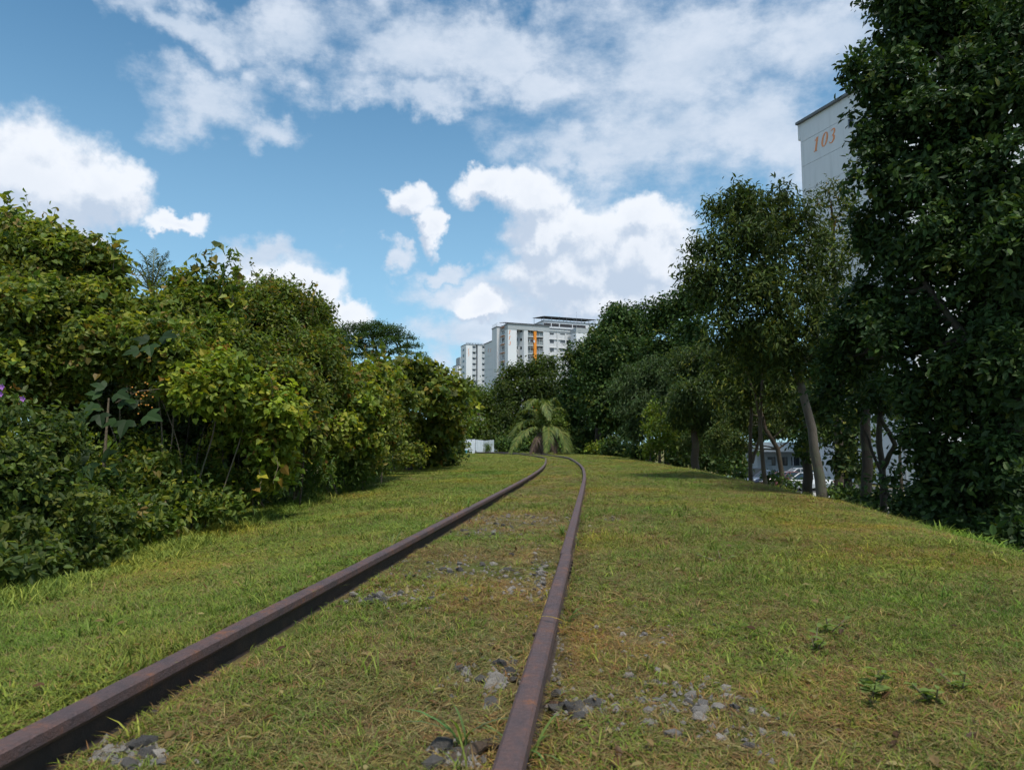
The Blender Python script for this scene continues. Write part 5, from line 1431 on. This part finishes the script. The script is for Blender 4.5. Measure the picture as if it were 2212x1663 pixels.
tree('dark_broadleaf_tree', 'huge dark broad-leaved tree filling the right edge', 'tree', [([(2196, 1195, 7.3), (2192, 1050, 7.3), (2180, 850, 7.4), (2140, 600, 7.8), (2110, 330, 8.4)], .13, .07), ([(2180, 850, 7.4), (2060, 700, 8), (1990, 600, 8.3)], .07, .03)],
     [bl(1955, 65, 90, 105, 9.0), bl(2020, 60, 100, 110, 9.0), bl(2120, 60, 140, 130, 9.0), bl(1908, 185, 84, 85, 8.7), bl(2060, 230, 130, 120, 8.4), bl(2180, 230, 120, 140, 8.0), bl(2020, 340, 75, 65, 8.6), bl(1897, 300, 76, 70, 8.8), bl(1950, 400, 110, 90, 8.5), bl(2090, 430, 130, 110, 8.1), bl(2210, 450, 110, 130, 7.6), bl(1900, 520, 65, 80, 8.9), bl(1990, 560, 110, 100, 8.4), bl(2120, 610, 120, 110, 8.0),
      bl(1870, 660, 60, 70, 9.3), bl(1950, 720, 100, 90, 8.6), bl(2080, 770, 120, 100, 8.1), bl(2200, 700, 100, 140, 7.5), bl(1850, 780, 55, 70, 9.8), bl(1990, 850, 90, 80, 8.5), bl(2110, 900, 100, 90, 8.0), bl(2210, 920, 80, 120, 7.5), bl(2000, 960, 70, 80, 8.4), bl(2080, 1030, 90, 80, 8.2), bl(2030, 1070, 60, 50, 8.4), bl(2150, 1070, 70, 60, 8.0), bl(1805, 780, 42, 45, 9.8), bl(1800, 860, 40, 40, 10), bl(1840, 720, 50, 50, 9.6), bl(2200, 1080, 50, 60, 6.9), bl(2150, 1010, 60, 70, 7.3), bl(2190, 560, 70, 120, 7.1), bl(2195, 820, 60, 120, 7.0), bl(2170, 1000, 60, 70, 7.3), bl(2060, -100, 200, 110, 9.2), bl(2250, 100, 120, 200, 8.2)],
     0.088, 560, DARK, 'oval', 'leaf_dark', 'bark_dark', 290, seed=231, fill=.40, lump=.34, twig=10, spread=1.25, low_cut=0.25, nsk=1.0)
tree('roadside_tree', 'pale green tree beside the lamp post across the road', 'tree', [([(1945, 1010, 47), (1945, 930, 47)], .14, .08)], [bl(1925, 850, 30, 36, 47), bl(1960, 860, 28, 36, 47), bl(1940, 890, 34, 26, 46), bl(1990, 870, 30, 40, 48)], 0.22, 70, MID, 'diamond', 'leaf', 'bark_brown', seed=241)
tree('backdrop_tree', 'leafy tree behind the slope trunks closing the view of the car park', 'tree', [([(1555, 1020, 33), (1560, 930, 33)], .15, .08)], [bl(1560, 900, 60, 60, 33), bl(1620, 880, 55, 60, 35), bl(1690, 870, 60, 50, 36), bl(1520, 960, 45, 45, 32), bl(1580, 980, 40, 28, 33), bl(1750, 860, 40, 60, 36), bl(1480, 950, 45, 45, 34), bl(1640, 930, 45, 30, 38), bl(1700, 920, 40, 30, 38), bl(1790, 930, 40, 40, 30)], 0.22, 95, MANGO + DEEP, 'diamond', 'leaf_dark', 'bark_dark', seed=242)

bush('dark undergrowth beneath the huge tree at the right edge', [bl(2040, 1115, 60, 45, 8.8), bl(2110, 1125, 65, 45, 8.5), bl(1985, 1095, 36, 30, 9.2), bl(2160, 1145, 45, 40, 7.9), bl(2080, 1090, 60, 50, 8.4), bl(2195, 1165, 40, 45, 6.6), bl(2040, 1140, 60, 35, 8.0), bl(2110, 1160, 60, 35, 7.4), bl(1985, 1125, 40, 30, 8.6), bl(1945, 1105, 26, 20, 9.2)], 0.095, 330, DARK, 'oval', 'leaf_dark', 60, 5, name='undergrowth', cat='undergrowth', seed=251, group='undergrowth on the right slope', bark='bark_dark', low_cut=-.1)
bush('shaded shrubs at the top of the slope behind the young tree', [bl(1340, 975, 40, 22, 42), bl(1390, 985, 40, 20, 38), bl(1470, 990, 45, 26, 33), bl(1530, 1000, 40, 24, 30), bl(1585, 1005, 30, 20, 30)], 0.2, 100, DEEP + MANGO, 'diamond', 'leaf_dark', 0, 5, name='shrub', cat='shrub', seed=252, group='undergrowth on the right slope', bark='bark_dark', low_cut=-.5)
bush('low weeds between the trunks left of the big dark tree', [bl(1840, 1078, 34, 14, 12.6), bl(1880, 1088, 30, 12, 11.4), bl(1800, 1062, 28, 10, 13.6)], 0.09, 260, DARK + MID, 'oval', 'leaf_dark', 30, 3, name='weed_bank', cat='weeds', seed=253, group='undergrowth on the right slope', bark='bark_dark', low_cut=-.1)
tree('background_tree', 'dark mass of trees behind the palm fronds', 'tree', [([(1190, 975, 92), (1190, 900, 92)], .3, .15)], [bl(1130, 930, 50, 45, 92), bl(1200, 900, 50, 70, 92), bl(1240, 940, 40, 40, 90), bl(1080, 930, 36, 45, 94), bl(1165, 950, 50, 28, 88)], 0.4, 28, DEEP + MID, 'diamond', 'leaf_dark', 'bark_dark', seed=254, fill=.6)

bush('dense low hedge behind the palm and under the rounded tree', [bl(1095, 968, 26, 16, 72), bl(1140, 968, 34, 16, 70), bl(1200, 970, 34, 15, 68), bl(1245, 972, 28, 16, 62), bl(1290, 976, 30, 12, 52), bl(1335, 980, 30, 12, 48)], 0.3, 60, DEEP + MID, 'diamond', 'leaf_dark', 0, 3, name='hedge', cat='hedge', seed=255, group='bushes at the bend', low_cut=-.4, fill=.8)

bush('tangled creeper growth joining the bushes in the middle of the left row', [bl(500, 770, 80, 55, 8.8), bl(600, 830, 70, 60, 9.0), bl(630, 930, 55, 70, 9.0), bl(690, 830, 60, 60, 10.4), bl(840, 880, 55, 55, 14), bl(825, 945, 50, 55, 13.2), bl(770, 1000, 60, 30, 11.8), bl(240, 690, 60, 60, 7.9), bl(870, 985, 50, 26, 16)], 0.066, 560, VINE + OLIVE, 'heart', 'leaf', 160, 3, name='creeper', cat='creeper', seed=256, bark='bark_dark', mix=('oval', .06, 240, FERN))
bush('small shrubs at the slope edge in front of the parked cars', [bl(1600, 1026, 22, 9, 20), bl(1665, 1036, 20, 9, 18.4), bl(1710, 1046, 22, 9, 16.5), bl(1560, 1018, 24, 10, 23), bl(1800, 1068, 20, 10, 13.2)], 0.09, 260, MID + DARK, 'oval', 'leaf_dark', 0, 2, name='shrub', cat='shrub', seed=257, group='undergrowth on the right slope', bark='bark_dark', low_cut=-.2)

# ragged shoots along the tops of the left bushes
rr = random.Random(12)
for par, xs_, ytop, Y_, pl_ in ((v1, (15, 60, 100, 135, 215, 245), 462, 7.7, VINE), (v4, (525, 560, 585, 650, 675), 606, 10.3, OLIVE), (v5, (700, 745, 790, 830), 770, 11.4, VINE), (v3, (430, 480, 540, 590), 815, 7.3, BRIGHT)):
    for i, x_ in enumerate(xs_):
        y_ = ytop + (abs(x_ - xs_[0]) * .42 if par is v1 else (x_ - xs_[0]) * .35 if par is v4 else (x_ - xs_[0]) * .12)
        lean, up = rr.uniform(-24, 30), rr.uniform(26, 62)
        shoot(par, [(x_, y_ + 25, Y_), (x_ + lean * .4, y_ - up * .3, Y_), (x_ + lean, y_ - up, Y_)], rr.choice((.06, .075, .09)) * (Y_ / 8) ** .3, rr.randint(14, 30), rr.choice(('heart', 'lance', 'oval')), pl_, seed=700 + i + int(x_))
# ------------------------------------------------------------------ stones
def stone_mesh(seed):
    r = random.Random(seed)
    import bmesh
    bm = bmesh.new()
    bmesh.ops.create_icosphere(bm, subdivisions=1, radius=1.0)
    sx, sy, sz = r.uniform(.8, 1.25), r.uniform(.65, 1.0), r.uniform(.42, .7)
    planes = [Vector((r.gauss(0, 1), r.gauss(0, 1), r.gauss(0, 1))).normalized() for _ in range(7)]
    cuts = [r.uniform(.55, .9) for _ in range(7)]
    for v in bm.verts:
        for n, c in zip(planes, cuts):
            d = v.co.dot(n)
            if d > c: v.co -= n * (d - c)
        v.co += Vector((r.uniform(-1, 1), r.uniform(-1, 1), r.uniform(-1, 1))) * .06
        v.co = Vector((v.co.x * sx, v.co.y * sy, v.co.z * sz))
    me = bpy.data.meshes.new('stone'); bm.to_mesh(me); bm.free()
    return me
STM = {}
for mname in ('stone_pale', 'stone_dark', 'stone_rusty'):
    STM[mname] = []
    for k in range(6):
        me = stone_mesh(k + 10 * len(STM)); me.materials.append(MATS[mname]); STM[mname].append(me)
PATCH = [  # px, py, half sizes, count, stone radius, share dark, label tail
    (1090, 1122, 95, 9, 44, .026, .45, 'in the stony band across the track bed'), (1050, 1150, 60, 8, 16, .026, .5, 'below the stony band near the left rail'),
    (1000, 1225, 110, 22, 26, .026, .35, 'in the dry patch beside the spikes of the left rail'), (860, 1290, 70, 14, 18, .028, .5, 'along the foot of the left rail'),
    (1120, 1265, 50, 25, 9, .03, .1, 'in the dry middle of the track near the right rail'), (1165, 1250, 14, 40, 10, .026, .3, 'touching the inner side of the right rail'),
    (1080, 1470, 60, 26, 16, .030, .7, 'in the grass left of the near right rail'), (1205, 1410, 16, 50, 12, .024, .2, 'tucked against the outer side of the right rail'),
    (1240, 1535, 34, 18, 8, .034, .9, 'among dark and rusty stones by the near right rail'), (1480, 1525, 95, 34, 40, .024, .25, 'in the pale stone patch right of the track'),
    (1390, 1375, 90, 30, 12, .020, .2, 'scattered in the grass right of the track'), (1320, 1120, 14, 6, 5, .03, .9, 'in the small heap on the right grass'),
    (280, 1632, 50, 18, 10, .030, .5, 'in the bottom left beside the left rail'), (1010, 1640, 50, 18, 6, .040, .8, 'at the bottom edge under the right rail'), (1620, 1600, 60, 25, 7, .022, .2, 'in the right foreground grass')]
srng = np.random.default_rng(99)
ex, made = [], []
for px, py, hx, hy, n, rad, dark, tail in PATCH:
    for k in range(n):
        a, b = srng.normal(0, .95, 2)
        g = hit_ground(px + a * hx, py + b * hy)
        lat = g.x - float(xr(g.y))
        if abs(lat) < .055 or abs(lat + GAUGE) < .06: continue
        mt = 'stone_dark' if srng.random() < dark else 'stone_pale'
        if 'rusty' in tail and k == 2: mt = 'stone_rusty'
        s = rad * srng.uniform(.50, 1.15)
        o = bpy.data.objects.new('stone', STM[mt][srng.integers(6)])
        COL.objects.link(o)
        o.location = (g.x, g.y, g.z + s * .16)
        o.scale = (s, s, s)
        o.rotation_euler = (srng.normal() * .3, srng.normal() * .3, srng.uniform(0, 6.28))
        made.append((o, mt, s, px + a * hx, g.y, tail))
        ex.append((g.x, g.y, s * .8))
ex = np.array(ex)
for tail in dict.fromkeys(m_[5] for m_ in made):
    for mt, w_ in (('stone_dark', 'dark grey'), ('stone_pale', 'pale grey'), ('stone_rusty', 'rust-coloured')):
        L_ = [m_ for m_ in made if m_[5] == tail and m_[1] == mt]
        left = list(L_)
        for word, key in (('largest', lambda m_: -m_[2]), ('leftmost', lambda m_: m_[3]), ('rightmost', lambda m_: -m_[3]), ('nearest', lambda m_: m_[4]), ('farthest', lambda m_: -m_[4])):
            if len(L_) < 2: break
            best = min(L_, key=key)
            if best in left:
                left.remove(best)
                tag(best[0], f'{word} {w_} ballast stone {tail}', 'stone', 'loose ballast stones ' + tail)
        for m_ in left:
            tag(m_[0], f'{w_} ballast stone {tail}' if len(L_) < 2 else f'ordinary {w_} ballast stone {tail}', 'stone', 'loose ballast stones ' + tail)
# fine gravel that nobody could count
GV, GF, gn = [], [], 0
ico = STM['stone_pale'][0]
oc = np.array([(1, 0, 0), (-1, 0, 0), (0, 1, 0), (0, -1, 0), (0, 0, 1), (0, 0, -1)], float)
of = np.array([[0, 2, 4], [2, 1, 4], [1, 3, 4], [3, 0, 4], [2, 0, 5], [1, 2, 5], [3, 1, 5], [0, 3, 5]])
for px, py, hx, hy, n, rad, dark, tail in PATCH:
    for k in range(n * 7):
        a, b = srng.normal(0, 1.0, 2)
        g = hit_ground(px + a * hx, py + b * hy)
        s = rad * srng.uniform(.15, .45)
        V = oc * s * srng.uniform(.6, 1.2, (6, 3)) + np.array([g.x, g.y, g.z + s * .3])
        GV.append(V); GF.append(of + gn); gn += 6
gr = link('gravel', mesh_np('gravel', np.concatenate(GV), [np.concatenate(GF)]), 'stone_pale')
tag(gr, 'fine pale gravel between the stones of the track bed', kind='stuff')
# weathered timber lying under the near right rail
tb = hit_ground(1020, 1632)
tmm = stone_mesh(77); tmm.materials.append(MATS['wood_grey'])
tm = bpy.data.objects.new('timber_piece', tmm); COL.objects.link(tm)
tm.location = tb + Vector((0, 0, .008)); tm.rotation_euler = (0, .06, 1.0); tm.scale = (.085, .036, .03)
tag(tm, 'weathered brown timber piece poking out at the bottom of the right rail', 'timber')

# ------------------------------------------------------------------ grass
def blade(V, Fq, Ft, C, x, y, ang, h, w, lean, col, segs=2):
    dx, dy = math.cos(ang), math.sin(ang)
    b = len(V)
    for i in range(segs):
        t = i / segs
        o = lean * t * t * h
        z = h * t * (1 - .25 * lean * t)
        ww = w * (1 - .35 * t)
        V += [(x + dx * o - dy * ww, y + dy * o + dx * ww, z), (x + dx * o + dy * ww, y + dy * o - dx * ww, z)]
        C += [col, col]
    V.append((x + dx * lean * h, y + dy * lean * h, h * (1 - .3 * lean))); C.append(col)
    for i in range(segs - 1): Fq.append((b + 2 * i, b + 2 * i + 1, b + 2 * i + 3, b + 2 * i + 2))
    Ft.append((b + 2 * segs - 2, b + 2 * segs - 1, b + 2 * segs))
GREENS = [(.165, .225, .034), (.195, .245, .040), (.125, .18, .030), (.225, .265, .055)]
DRYS = [(.27, .22, .09), (.22, .155, .065), (.19, .115, .055), (.31, .26, .115)]
protos = bpy.data.collections.new('grass_tufts')
def proto(i, kind, seed):
    r = random.Random(seed)
    V, Fq, Ft, C = [], [], [], []
    n = {'fine': 14, 'dry': 12, 'broad': 8, 'tall': 9}[kind]
    for _ in range(n):
        a = r.uniform(0, 6.283); d = r.random() ** .5 * .035
        g_ = r.choice(GREENS); col = g_
        h, w, ln = r.uniform(.016, .042), r.uniform(.0011, .0020), r.uniform(.3, 1.4)
        if kind == 'dry':
            col = r.choice(DRYS) if r.random() < .8 else g_
            h, ln = r.uniform(.012, .045), r.uniform(.9, 2.4)
        elif kind == 'fine' and r.random() < .2: col = r.choice(DRYS)
        elif kind == 'broad': h, w, ln = r.uniform(.02, .045), r.uniform(.0022, .0036), r.uniform(.7, 1.6)
        elif kind == 'tall': h, w, ln = r.uniform(.045, .11), r.uniform(.0016, .003), r.uniform(.3, 1.0)
        k = r.uniform(.8, 1.2)
        blade(V, Fq, Ft, C, math.cos(a) * d, math.sin(a) * d, r.uniform(0, 6.283), h, w, ln, tuple(c * k for c in col), 3 if kind != 'fine' else 2)
    me = mesh_np('tuft_%02d' % i, np.array(V), [np.array(Fq), np.array(Ft)], np.array(C))
    me.materials.append(MATS['grass_blade'])
    o = bpy.data.objects.new('tuft_%02d' % i, me)
    protos.objects.link(o)
KINDS = ['fine'] * 5 + ['dry'] * 4 + ['broad'] * 3 + ['tall'] * 3
for i, k in enumerate(KINDS): proto(i, k, 300 + i)
grng = np.random.default_rng(5)
def scatter(n, y0, y1, x0f, x1f, scale):
    u = grng.random(n)
    y = y0 + (y1 - y0) * u
    x = x0f(y) + (x1f(y) - x0f(y)) * grng.random(n)
    return np.stack([x, y, np.full(n, scale)], 1)
half = lambda y: 0.80 * y + .25
LEFT = lambda y: np.maximum(np.interp(y, *EDGE_L) - 1.2, -half(y))
RIGHT = lambda y: np.minimum(np.interp(y, *EDGE_R) + 1.6, half(y))
pts_ = np.concatenate([scatter(16000, .85, 1.6, LEFT, RIGHT, .72), scatter(27000, 1.6, 3, LEFT, RIGHT, .78), scatter(48000, 3, 6, LEFT, RIGHT, .95), scatter(56000, 6, 12, LEFT, RIGHT, 1.25), scatter(48000, 12, 24, LEFT, RIGHT, 1.6), scatter(34000, 24, 48, LEFT, RIGHT, 2.3), scatter(12000, 48, 80, LEFT, RIGHT, 3.0)])
x, y, sc = pts_[:, 0], pts_[:, 1], pts_[:, 2]
lat = (x - xr(y)) * .991
near = y < 30
dl, dr_ = np.abs(lat + GAUGE), np.abs(lat)
keep = ~(near & ((dl < .042) | (dr_ < .040)))
keep &= ~(near & (lat > -GAUGE) & (lat < -GAUGE + .10) & (grng.random(len(x)) < .6))
keep &= ~(near & (lat > 0) & (lat < .085) & (grng.random(len(x)) < .5))
# rails past the bend
far_idx = np.where(~near)[0]
RPf = np.concatenate([RP[RP[:, 1] > 27], LP[LP[:, 1] > 27]])
for i0 in range(0, len(far_idx), 4000):
    ix = far_idx[i0:i0 + 4000]
    d = np.min((x[ix, None] - RPf[None, ::1, 0]) ** 2 + (y[ix, None] - RPf[None, ::1, 1]) ** 2, axis=1)
    keep[ix] &= d > .22 ** 2
# bare and stony places
bare = np.zeros(len(x))
for px, py, hx, hy, n, rad, dark, tail in PATCH:
    c = hit_ground(px, py); e1 = hit_ground(px + hx, py); e2 = hit_ground(px, py - hy)
    q = ((x - c.x) / max(abs(e1.x - c.x), .05)) ** 2 + ((y - c.y) / max(abs(e2.y - c.y), .05)) ** 2
    bare = np.maximum(bare, np.exp(-q * .8))
keep &= grng.random(len(x)) > bare * .95
between = (lat > -GAUGE) & (lat < 0)
thin = _vn(x, y, 1.6, 8)
keep &= ~(between & near & (thin > .60) & (grng.random(len(x)) < .55))
x, y, sc, lat, bare, between = (a[keep] for a in (x, y, sc, lat, bare, between))
# which sort of tuft grows where
dryp = np.clip((_vn(x, y, .9, 3) * .6 + _vn(x, y, 2.7, 4) * .4 - .38) * 1.9, 0, 1)
dryp = np.where(lat < -GAUGE, dryp * .28 + .02, np.where(between, dryp * .9 + .34, dryp * .85 + .22)) + bare * .4
dryp = np.where(y > 14, dryp * .55, dryp)
kind = np.zeros(len(x), int)
u = grng.random(len(x))
bro = _vn(x, y, 1.4, 6)
kind = np.where(u < dryp, grng.integers(5, 9, len(x)), np.where((grng.random(len(x)) < np.clip((bro - .45) * 1.6, .06, .7)), grng.integers(9, 12, len(x)), grng.integers(0, 5, len(x))))
el_x, er_x = np.interp(y, *EDGE_L), np.interp(y, *EDGE_R)
tall = (grng.random(len(x)) < np.clip((el_x + .75 - x) / .9, 0, .85)) | ((x > er_x - .2) & (grng.random(len(x)) < .5)) | (grng.random(len(x)) < .005)
kind = np.where(tall, grng.integers(12, 15, len(x)), kind)
sc = sc * grng.uniform(.65, 1.3, len(x)) * np.where(tall & (y > 4), 1.25, 1) * np.where(tall & (x > er_x - .2), 1.5, 1)
sc = np.where(lat < -GAUGE, sc * 1.12, sc)
z = H(x, y)
rot = np.stack([grng.normal(0, .12, len(x)), grng.normal(0, .12, len(x)), grng.uniform(0, 6.283, len(x))], 1)
me = bpy.data.meshes.new('grass')
me.vertices.add(len(x)); me.vertices.foreach_set('co', np.stack([x, y, z - .002], 1).astype(np.float32).ravel())
a_ = me.attributes.new('rot', 'FLOAT_VECTOR', 'POINT'); a_.data.foreach_set('vector', rot.astype(np.float32).ravel())
hs = np.minimum(sc, .62 + .30 * sc) * (.52 + .75 * _vn(x, y, 1.3, 12))
a_ = me.attributes.new('size', 'FLOAT_VECTOR', 'POINT'); a_.data.foreach_set('vector', np.stack([sc, sc, hs], 1).astype(np.float32).ravel())
a_ = me.attributes.new('sort', 'INT', 'POINT'); a_.data.foreach_set('value', kind.astype(np.int32))
gr_o = link('grass', me)
tag(gr_o, 'short green and straw-coloured grass over the whole embankment', kind='stuff')
ng = bpy.data.node_groups.new('scatter_tufts', 'GeometryNodeTree')
ng.interface.new_socket('Geometry', in_out='INPUT', socket_type='NodeSocketGeometry')
ng.interface.new_socket('Geometry', in_out='OUTPUT', socket_type='NodeSocketGeometry')
gi_, go_ = ng.nodes.new('NodeGroupInput'), ng.nodes.new('NodeGroupOutput')
iop = ng.nodes.new('GeometryNodeInstanceOnPoints')
ci = ng.nodes.new('GeometryNodeCollectionInfo')
ci.inputs['Collection'].default_value = protos
ci.inputs['Separate Children'].default_value = True
ci.inputs['Reset Children'].default_value = True
def named(n, t):
    nd = ng.nodes.new('GeometryNodeInputNamedAttribute'); nd.data_type = t; nd.inputs['Name'].default_value = n
    return nd.outputs['Attribute']
iop.inputs['Pick Instance'].default_value = True
ng.links.new(gi_.outputs[0], iop.inputs['Points'])
ng.links.new(ci.outputs[0], iop.inputs['Instance'])
ng.links.new(named('sort', 'INT'), iop.inputs['Instance Index'])
ng.links.new(named('rot', 'FLOAT_VECTOR'), iop.inputs['Rotation'])
ng.links.new(named('size', 'FLOAT_VECTOR'), iop.inputs['Scale'])
ng.links.new(iop.outputs[0], go_.inputs[0])
md = gr_o.modifiers.new('scatter', 'NODES'); md.node_group = ng

# ------------------------------------------------------------------ single weeds and long blades
def long_tuft(px, py, n, h, label, spread=.5, seed=0, col=(.13, .19, .06)):
    g = hit_ground(px, py)
    t = thing('grass_tuft', label, 'grass tuft', g, group='long grass tufts near the rails')
    r = random.Random(seed)
    for k in range(n):
        V, Fq, Ft, C = [], [], [], []
        c_ = tuple(v * r.uniform(.75, 1.25) for v in col)
        blade(V, Fq, Ft, C, r.uniform(-.015, .015), r.uniform(-.015, .015), r.uniform(0, 6.283), h * r.uniform(.6, 1.15), .0042, r.uniform(.4, 1.5) * spread * 2, c_, 5)
        me = mesh_np('blade', np.array(V), [np.array(Fq), np.array(Ft)], np.array(C))
        link('blade', me, 'leaf', t)
    return t
long_tuft(1000, 1625, 9, .13, 'long green blades left of the near right rail at the bottom', seed=1)
long_tuft(1140, 1655, 8, .12, 'long green blades right of the rail at the bottom edge', seed=2)
long_tuft(1225, 1350, 7, .11, 'green tuft against the right rail beside the yellow blade', seed=3)
long_tuft(720, 1290, 6, .10, 'green tuft growing at the foot of the left rail', seed=4)
long_tuft(850, 1180, 7, .11, 'green tuft on the stones by the left rail', seed=5)
long_tuft(1215, 1160, 14, .12, 'leafy green clump at the inner side of the right rail', seed=6, col=(.10, .16, .03))
long_tuft(1250, 1180, 10, .12, 'pale green clump beside the rail joint', seed=7, col=(.15, .19, .08))
long_tuft(1010, 1105, 10, .14, 'bright tuft leaning over the far part of the left rail', seed=8, col=(.15, .21, .05))
long_tuft(640, 1310, 5, .10, 'thin tuft on the foot of the left rail', seed=9)
yb_ = hit_top(1185, 1345, ztop)
yb = thing('yellow_blade', 'yellow grass blade lying across the right rail', 'grass blade', (yb_[0], yb_[1], ztop(yb_[1]) + .004))
Vb = []
for i in range(7):
    t = i / 6
    w_ = .003 * math.sin(math.pi * (.1 + .85 * t))
    Vb += [(-.05 + .12 * t, .06 - .10 * t - w_, .003 + .012 * math.sin(math.pi * t)), (-.05 + .12 * t + w_, .06 - .10 * t + w_, .003 + .012 * math.sin(math.pi * t))]
yb_me = mesh_np('blade', np.array(Vb), [np.array([(2 * i, 2 * i + 1, 2 * i + 3, 2 * i + 2) for i in range(6)])], np.array([(.42, .30, .04)] * 14))
link('blade', yb_me, 'leaf', yb)
def weed(px, py, n, leaf, label, seed, pal=MID, hgt_=.06):
    g = hit_ground(px, py)
    t = thing('weed', label, 'weed', g, group='broad-leaved weeds in the right grass')
    r = np.random.default_rng(seed)
    me = unit_leaf('oval', 'leaf_single')
    for s in range(3):
        tip = Vector((r.normal() * .05, r.normal() * .05, hgt_ * r.uniform(.6, 1.1)))
        MB().tube([Vector((0, 0, -.01)), tip * .5, tip], [.003, .0025, .0015], 5).build('stem', 'vine_stem', t)
        for k in range(n // 3):
            f = (k + 1) / (n // 3)
            a = r.uniform(0, 6.283)
            put_leaf(t, me, np.array(tuple(g + tip * f)), (math.cos(a), math.sin(a), .25), (r.normal() * .2, r.normal() * .2, 1), leaf * r.uniform(.7, 1.2), np.array((.15, .205, .05)) * r.uniform(.75, 1.2))
for i, (px, py, n, l, lab) in enumerate(((1885, 1505, 27, .04, 'low broad-leaved weed in the right foreground'), (2020, 1525, 21, .036, 'spreading weed at the right edge of the foreground'), (1790, 1370, 12, .04, 'small upright weed in the middle of the right grass'), (2080, 1500, 18, .036, 'second weed close to the right border'), (1760, 1410, 12, .04, 'weed just below the small upright one'), (1560, 1215, 9, .035, 'tiny weed far out on the right grass'))):
    weed(px, py, n, l, lab, 400 + i)

# fallen leaves on the grass
r = np.random.default_rng(77)
n = 1100
yy = r.uniform(1.0, 3.6, n) ** 2
xx = LEFT(yy) + (RIGHT(yy) - LEFT(yy)) * r.random(n)
la = (xx - xr(yy)) * .991
k = (np.abs(la) > .06) & (np.abs(la + GAUGE) > .06)
xx, yy = xx[k], yy[k]; n = len(xx)
Pl = np.stack([xx, yy, H(xx, yy) + r.uniform(.008, .03, n)], 1)
pc = np.array([(.16, .085, .04), (.24, .16, .07), (.10, .055, .03), (.30, .24, .10)])
fl_me = leaves_mesh('fallen_leaves', Pl, np.stack([r.normal(size=n), r.normal(size=n), r.normal(size=n) * .25], 1), np.stack([r.normal(size=n) * .3, r.normal(size=n) * .3, np.ones(n)], 1), r.uniform(.015, .042, n), pc[r.integers(0, 4, n)] * r.uniform(.7, 1.2, (n, 1)), 'oval')
tag(link('fallen_leaves', fl_me, 'leaf'), 'small brown fallen leaves lying in the grass', kind='stuff')
